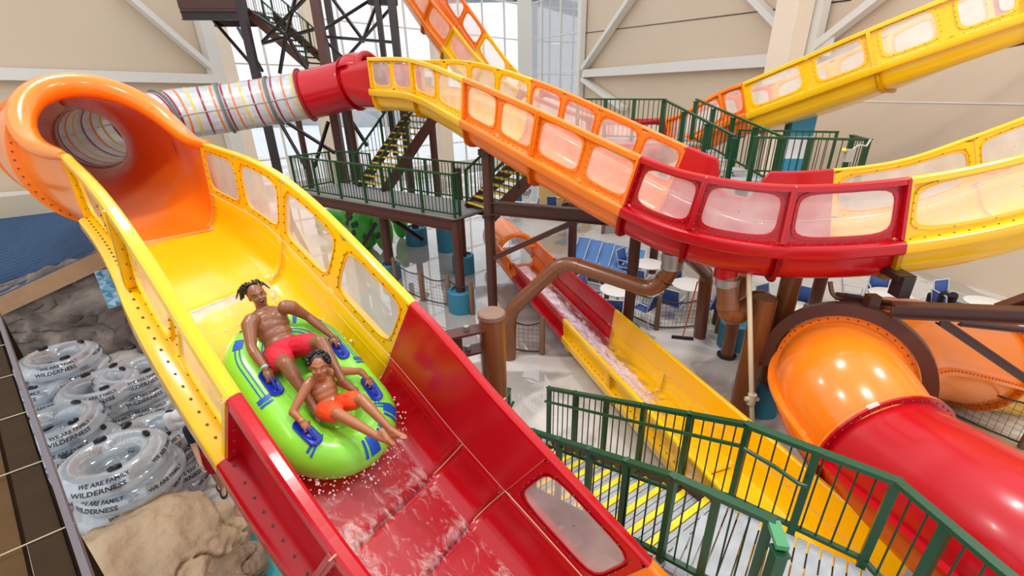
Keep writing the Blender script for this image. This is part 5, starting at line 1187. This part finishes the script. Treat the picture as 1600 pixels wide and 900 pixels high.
def make_table():
    t = loc_thing('round_table', 'white round table', 'table', 'white round tables on the deck'); m = MB(); m.lathe([(.0, .70), (.46, .70), (.48, .715), (.48, .73), (.46, .74), (0, .74)], n=28); m.build('tabletop', 'table_white', t, True)
    m = MB(); m.tube([(0, 0, .05), (0, 0, .7)], .035, 10); m.build('pedestal', 'frame_white', t, True)
    for k in range(4):
        a = PI / 4 + k * PI / 2; m = MB(); m.tube([(0, 0, .1), (.2 * math.cos(a), .2 * math.sin(a), .05), (.34 * math.cos(a), .34 * math.sin(a), .015)], .018, 6); m.build('foot', 'frame_white', t, True)
    return t
CH, TA = make_chair(), make_table(); used = {'c': 0, 't': 0}
def put(kind, src, loc, rz_, lab, sc=None):
    if not used[kind]: o = src; o.location = loc; o.rotation_euler = (0, 0, rz_); used[kind] = 1
    else: o = dup(src, loc, rz_)
    o['label'] = lab
    return o
tabs = [((1013, 412), (.4, 2.2, 4.2), 'just above the arching drain pipe'), ((966, 452), (2.6, 4.4, 5.6), 'beside the red wall of the run-out chute'), ((1078, 444), (1.7, 3.9, 5.2), 'between the two brown drain pipes'), ((1247, 482), (.9, 1.9, 2.8), 'behind the orange tunnel bend'), ((1392, 460), (1.2, 2.4, 4.0), 'under the red dip end'), ((1545, 474), (1.9, 2.9), 'at the right under the yellow run'), ((806, 318), (.2, 1.5, 3.2, 4.7), 'far off beside the peach partition'), ((870, 306), (2.0, 4.4), 'farthest away by the peach partition')]
nth = ['first', 'second', 'third', 'fourth']; pos = ['left', 'rear', 'right', 'near']
for (px, py), angs, ph in tabs:
    c = G(px, py, .73); c.z = 0; put('t', TA, c, .3, 'white round table ' + ph)
    for i, a in enumerate(angs):
        dv = V((math.cos(a), math.sin(a), 0)); q = c + dv * .82
        w = ('right' if dv.x > .5 else 'left' if dv.x < -.5 else '') ; w = (('far ' if dv.y > .25 else 'near ' if dv.y < -.25 else '') + w).strip() or 'left'
        put('c', CH, q, a + PI + (i % 2) * .25 - .1, 'blue chair %s of the table %s' % (w, ph))
# loungers in a row
def make_lounger():
    t = loc_thing('sun_lounger', 'light blue lounger', 'lounger', 'light blue loungers in a row behind the chute'); m = MB(); m.grid([[V((x, y, z)) for y in (-.28, -.1, .1, .28)] for x, z in ((.95, .33), (.4, .33), (-.1, .31), (-.35, .42), (-.75, .82))]); m.build('sling', 'sling_light', t, True, .015, 0)
    for s in (-1, 1):
        m = MB(); m.tube([(.97, .3 * s, .33), (-.12, .3 * s, .31), (-.77, .3 * s, .83)], .017, 6); m.build('side_rail', 'frame_white', t, True)
        for x in (.8, -.3): m = MB(); m.tube([(x, .3 * s, .32), (x + .05, .3 * s, 0)], .016, 6); m.build('leg', 'frame_white', t, True)
    m = MB(); m.tube([(-.76, -.3, .83), (-.76, .3, .83)], .017, 6); m.build('head_bar', 'frame_white', t, True); return t
LG = make_lounger(); a = G(905, 400, .4); b = G(985, 420, .4); a.z = b.z = 0
for i in range(5):
    p = a.lerp(b, i / 4); o = LG if i == 0 else dup(LG, p, 0); o.location = p; o.rotation_euler = (0, 0, -2.0); o['label'] = 'light blue sun lounger, %s in the row of five behind the chute' % ['leftmost', 'second from left', 'middle one', 'second from right', 'rightmost'][i]
o = dup(LG, G(893, 362), -2.2, 'light blue sun lounger standing apart behind the row of five')
# partition, bins, benches
mat('peach', (240, 200, 128), .7, var=.05, scale=1); mat('bin_grey', (150, 146, 140), .6); mat('post_wood', (122, 92, 66), .8, var=.2, scale=6, bump=.3, bscale=12); mat('teal_sling', (40, 150, 160), .6); mat('rope', (70, 60, 52), .9)
p, q = G(842, 329), G(906, 332); t = MB(); t.bar(p + V((0, 0, 1.1)), q + V((.6, .3, 1.1)), .5, 2.2); obj1(t, 'partition', 'peach', 'peach coloured partition block behind the far tables', 'partition', False)
def binn(px, py, lab):
    p = G(px, py); r = thing('waste_bin', lab, 'bin', p); t = MB(); t.box(p + V((0, 0, .45)), (.75, .6, .9)); t.build('body', 'bin_grey', r); t = MB(); t.box(p + V((0, 0, .93)), (.8, .65, .06)); t.build('lid', 'table_white', r)
    for sx in (-1, 1): t = MB(); t.box(p + V((.46 * sx, -.3, .55)), (.12, .12, 1.1)); t.build('post', 'post_wood', r)
binn(957, 362, 'grey bin between two wooden posts behind the arched slide')
p = G(943, 333); r = thing('low_bench', 'teal slatted bench beyond the bin', 'bench', p)
for i in range(4): t = MB(); t.box(p + V((0, -.2 + .14 * i, .42)), (1.6, .1, .04)); t.build('slat', 'teal_sling', r)
for sx in (-1, 1): t = MB(); t.box(p + V((.65 * sx, 0, .2)), (.06, .5, .4)); t.build('leg', 'teal_sling', r)
for px, py, lab in ((885, 335, 'black bag left beside the peach partition'), (822, 292, 'black bag on the floor beyond the far table')):
    p = G(px, py); r = thing('bag', lab, 'bag', p); m = MB(); m.ball((0, 0, 0), 1, 14, 10); m.v = [p + V((v.x * .34, v.y * .24, .3 + v.z * .3 - .05 * abs(v.x))) for v in m.v]; m.build('body', 'black_cloth', r, True); m = MB(); m.tube([p + V((.2 * math.cos(k * PI / 8), 0, .5 + .22 * math.sin(k * PI / 8))) for k in range(9)], .02, 6); m.build('strap', 'black_cloth', r, True)
# green play figures
mat('float_green', (62, 170, 48), .35, var=.18, scale=3); mat('float_dark', (24, 74, 30), .5)
def gfloat(px, py, s, h, lab, seed):
    p = G(px, py); r = thing('green_float', lab, 'float', p); m = MB(); m.ball((0, 0, 0), 1, 20, 14); m.v = [p + V((v.x * s, v.y * s * .8, h * .5 + v.z * h * .5)) for v in m.v]; m.build('body', 'float_green', r, True)
    for i in range(3): m = MB(); m.lathe([(s * (.98 - .12 * i), -.05), (s * (1.03 - .12 * i), 0), (s * (.98 - .12 * i), .05)], p + V((0, 0, h * (.5 + .14 * i))), 20); m.v = [V((v.x, p.y + (v.y - p.y) * .8, v.z)) for v in m.v]; m.build('fold', 'float_green', r, True)
    rnd = random.Random(seed)
    for i in range(5): a = -PI / 2 + rnd.uniform(-1, 1); b = rnd.uniform(-.3, .9); m = MB(); m.ball(p + V((s * 1.0 * math.cos(a) * math.cos(b), s * .82 * math.sin(a) * math.cos(b), h * .5 + h * .5 * math.sin(b))), (.09, .05, .12), 8, 6); m.build('spot', 'float_dark', r, True)
gfloat(520, 362, .62, 1.0, 'rounded green play figure half hidden behind the yellow chute', 1); gfloat(548, 352, .5, .8, 'small rounded green play figure between the larger ones', 2); gfloat(574, 388, .55, 1.5, 'tall green play figure with dark spots beside the tower leg', 3); gfloat(603, 392, .36, 1.6, 'slim green play figure right of the tall spotted one', 4); gfloat(628, 372, .3, 1.3, 'slender green play figure in front of the blue footing', 5)
# rope fences with netting
def fence(lab, px, h=.95, net=True, mesh=.1):
    ps = [G(*q) for q in px]; r = thing('rope_fence', lab, 'fence', ps[0])
    for p in ps:
        m = MB(); m.lathe([(.065, 0), (.07, .1), (.06, h - .02), (.045, h), (0, h)], p, 10); m.build('post', 'post_wood', r, True)
    for a, b in zip(ps[:-1], ps[1:]):
        for zz, sag in ((h - .12, .12), (.08, .04)):
            m = MB(); m.tube([a.lerp(b, k / 8) + V((0, 0, zz - sag * math.sin(PI * k / 8))) for k in range(9)], .018, 6); m.build('rope', 'rope', r, True)
        if net:
            m = MB(); L = (b - a).length; n = int(L / mesh); nz = int((h - .25) / mesh)
            for i in range(n + 1):
                p = a.lerp(b, i / n); top = h - .12 - .12 * math.sin(PI * i / n); m.tube([p + V((0, 0, .06)), p + V((0, 0, top))], .004, 3, False)
            for k in range(nz + 1):
                z = .06 + (h - .3) * k / nz; m.tube([a + V((0, 0, z)), b + V((0, 0, z))], .004, 3, False)
            m.build('netting', 'rope', r)['kind'] = 'stuff'
fence('rope and post fence on the wet deck beside the yellow chute windows', [(606, 428), (620, 448), (661, 470), (703, 479), (738, 491)]); fence('short rope fence with netting left of the run-out chute', [(797, 548), (847, 553)]); fence('rope fence with netting right of the run-out chute', [(947, 474), (1025, 515), (1092, 512)]); fence('netting fence behind the thick brown uprights', [(1120, 520), (1209, 549), (1246, 530)]); fence('netting fence below the far orange tunnel', [(1395, 610), (1433, 624), (1597, 700), (1680, 730)])
# squeegee
r = thing('squeegee', 'orange handled floor squeegee leaning on the brown drain pipe', 'squeegee', G(1066, 530)); a = G(1066, 530); b = P(1090, 440, 9.9); mat('stick_orange', (226, 84, 40), .5); m = MB(); m.tube([a + V((0, 0, .05)), b], .016, 8); m.build('handle', 'stick_orange', r, True); m = MB(); m.bar(a + V((-.25, .05, .04)), a + V((.25, -.05, .04)), .05, .07); m.build('blade', 'hair_black', r)
# warning sticker in the elbow
st_ = MB(); c = P(249, 266, 9.2)
# ------------------------------------------------------------------ water
def foam(name, lo, hi, tint, su, sv, dens):
    m = bpy.data.materials.new(name); m.use_nodes = True; nt = m.node_tree; n = nt.nodes; l = nt.links; n.remove(n['Principled BSDF']); out = n['Material Output']
    uv = n.new('ShaderNodeTexCoord'); mp = n.new('ShaderNodeMapping'); mp.inputs['Scale'].default_value = (su, sv, 1); l.new(uv.outputs['UV'], mp.inputs[0])
    nz = n.new('ShaderNodeTexNoise'); nz.inputs['Scale'].default_value = 1; nz.inputs['Detail'].default_value = 9; nz.inputs['Roughness'].default_value = .68; nz.inputs['Distortion'].default_value = 1.2; l.new(mp.outputs[0], nz.inputs[0])
    at = n.new('ShaderNodeAttribute'); at.attribute_name = 'foam'
    ad = n.new('ShaderNodeMath'); ad.operation = 'ADD'; l.new(nz.outputs['Fac'], ad.inputs[0]); l.new(at.outputs['Fac'], ad.inputs[1])
    rp = n.new('ShaderNodeMapRange'); rp.inputs[1].default_value = lo; rp.inputs[2].default_value = hi; rp.inputs[4].default_value = dens; l.new(ad.outputs[0], rp.inputs[0])
    tr = n.new('ShaderNodeBsdfTransparent'); gl = n.new('ShaderNodeBsdfGlossy'); gl.inputs['Roughness'].default_value = .12; fr = n.new('ShaderNodeFresnel'); fr.inputs[0].default_value = 1.18
    bp = n.new('ShaderNodeBump'); bp.inputs['Strength'].default_value = .3; bp.inputs['Distance'].default_value = .02; l.new(nz.outputs['Fac'], bp.inputs['Height']); l.new(bp.outputs[0], gl.inputs['Normal']); l.new(bp.outputs[0], fr.inputs['Normal'])
    m1 = n.new('ShaderNodeMixShader'); l.new(fr.outputs[0], m1.inputs[0]); l.new(tr.outputs[0], m1.inputs[1]); l.new(gl.outputs[0], m1.inputs[2])
    df = n.new('ShaderNodeBsdfDiffuse'); df.inputs[0].default_value = (*srgb(tint), 1); m2 = n.new('ShaderNodeMixShader'); l.new(rp.outputs[0], m2.inputs[0]); l.new(m1.outputs[0], m2.inputs[1]); l.new(df.outputs[0], m2.inputs[2]); l.new(m2.outputs[0], out.inputs[0]); MATS[name] = m
foam('water_chute', .55, .90, (255, 226, 222), 6.0, 10.0, .8); foam('water_runout', .36, .72, (248, 232, 240), 2.0, 5.0, .9)
def sheet(path, u0, u1, half, h, name, m, parent, amp, lab=None, nu=120, nv=22, fm=None):
    me = bpy.data.meshes.new(name); vs = []; fs = []; uvs = []; fo = []; s = 0; last = None
    for i in range(nu + 1):
        u = u0 + (u1 - u0) * i / nu; c = path.pt(u, 0, h)
        if last is not None: s += (c - last).length
        last = c
        for k in range(nv + 1):
            f = -1 + 2 * k / nv; q = V((s * 2.2, f * 2.0, 3)); edge = 1 - abs(f) ** 6
            z = amp * (mnoise.noise(q) * .6 + mnoise.noise(q * 2.7) * .35 + mnoise.noise(q * 6) * .15) * edge; vs.append(path.pt(u, f * half, h + amp * .8 + z)); uvs.append((s, f * half)); fo.append(fm(u, f) if fm else 0)
    for i in range(nu):
        for k in range(nv): a = i * (nv + 1) + k; fs.append((a, a + 1, a + nv + 2, a + nv + 1))
    me.from_pydata([tuple(v) for v in vs], [], fs); uvl = me.uv_layers.new(name='uv')
    for lp in me.loops: uvl.data[lp.index].uv = uvs[lp.vertex_index]
    at = me.attributes.new('foam', 'FLOAT', 'POINT'); at.data.foreach_set('value', fo); me.polygons.foreach_set('use_smooth', [True] * len(me.polygons)); me.materials.append(MATS[m]); o = bpy.data.objects.new(name, me); COL.objects.link(o); o['kind'] = 'stuff'
    tag(o, lab, 'water'); return o
def fa(u, f):
    v = -.30 + .29 * smooth(2.05, 2.7, u)
    for u0 in (3.0, 3.58, 4.2): v += .12 * math.exp(-((u - u0 + .06) / .10) ** 2)
    return v + .10 * max(0, abs(f) - .55) + .10 * (f < -.4) * smooth(2.2, 2.8, u)
sheet(PA, 1.0, 5.5, .58, -1.356, 'chute_water', 'water_chute', None, .018, 'thin white-streaked water running down the foreground chute', 200, 26, fa)
sheet(PD, 1.3, 4.6, .66, -.70, 'runout_water', 'water_runout', None, .05, 'foaming white water rushing along the run-out chute', 200, 20, lambda u, f: .10 * smooth(4.6, 3.2, u) + (-.5 * smooth(4.05, 4.6, u)) - .35 * smooth(.35, .75, f))
# splashes: droplets round the raft
mat('drop', (250, 240, 238), .15, var=.02); dm = MB(); rnd = random.Random(21)
def drops(n, fn, r0=.003, r1=.011):
    for i in range(n): p = fn(); dm.ball(p, rnd.uniform(r0, r1) * (1 if rnd.random() < .9 else 1.8), 5, 4)
drops(420, lambda: (lambda s, o: raft_pt(s, -.5, RTB) + (raft_pt(s, 0, RTB) - raft_pt(s, PI, RTB)).normalized() * o * .18 + rz * rnd.uniform(-.06, .04) + rz * (.10 * (1 - o) * rnd.random()))(FR_ + rnd.uniform(-1.2, .6), rnd.random() ** 1.6))
drops(160, lambda: (lambda s, o: raft_pt(s, -.4, RTB) + (raft_pt(s, 0, RTB) - raft_pt(s, PI, RTB)).normalized() * o * .25 + rz * rnd.uniform(-.03, .10))(FR_ + PER / 2 + rnd.uniform(-.7, .7), rnd.random() ** 1.5))
drops(140, lambda: PA.pt(rnd.uniform(1.15, 1.9), .50 + rnd.gauss(0, .05), -1.33 + abs(rnd.gauss(0, .03)))); drops(110, lambda: PA.pt(rnd.uniform(1.3, 1.85), -.45 + rnd.gauss(0, .06), -1.33 + abs(rnd.gauss(0, .04))))
drops(500, lambda: PD.pt(rnd.uniform(2.6, 4.3), rnd.gauss(-.15, .22), -.62 + abs(rnd.gauss(0, .05))), .004, .016)
o = dm.build('splash_drops', 'drop', None, True); o['kind'] = 'stuff'; tag(o, 'white spray droplets round the raft and along the run-out chute', 'spray')
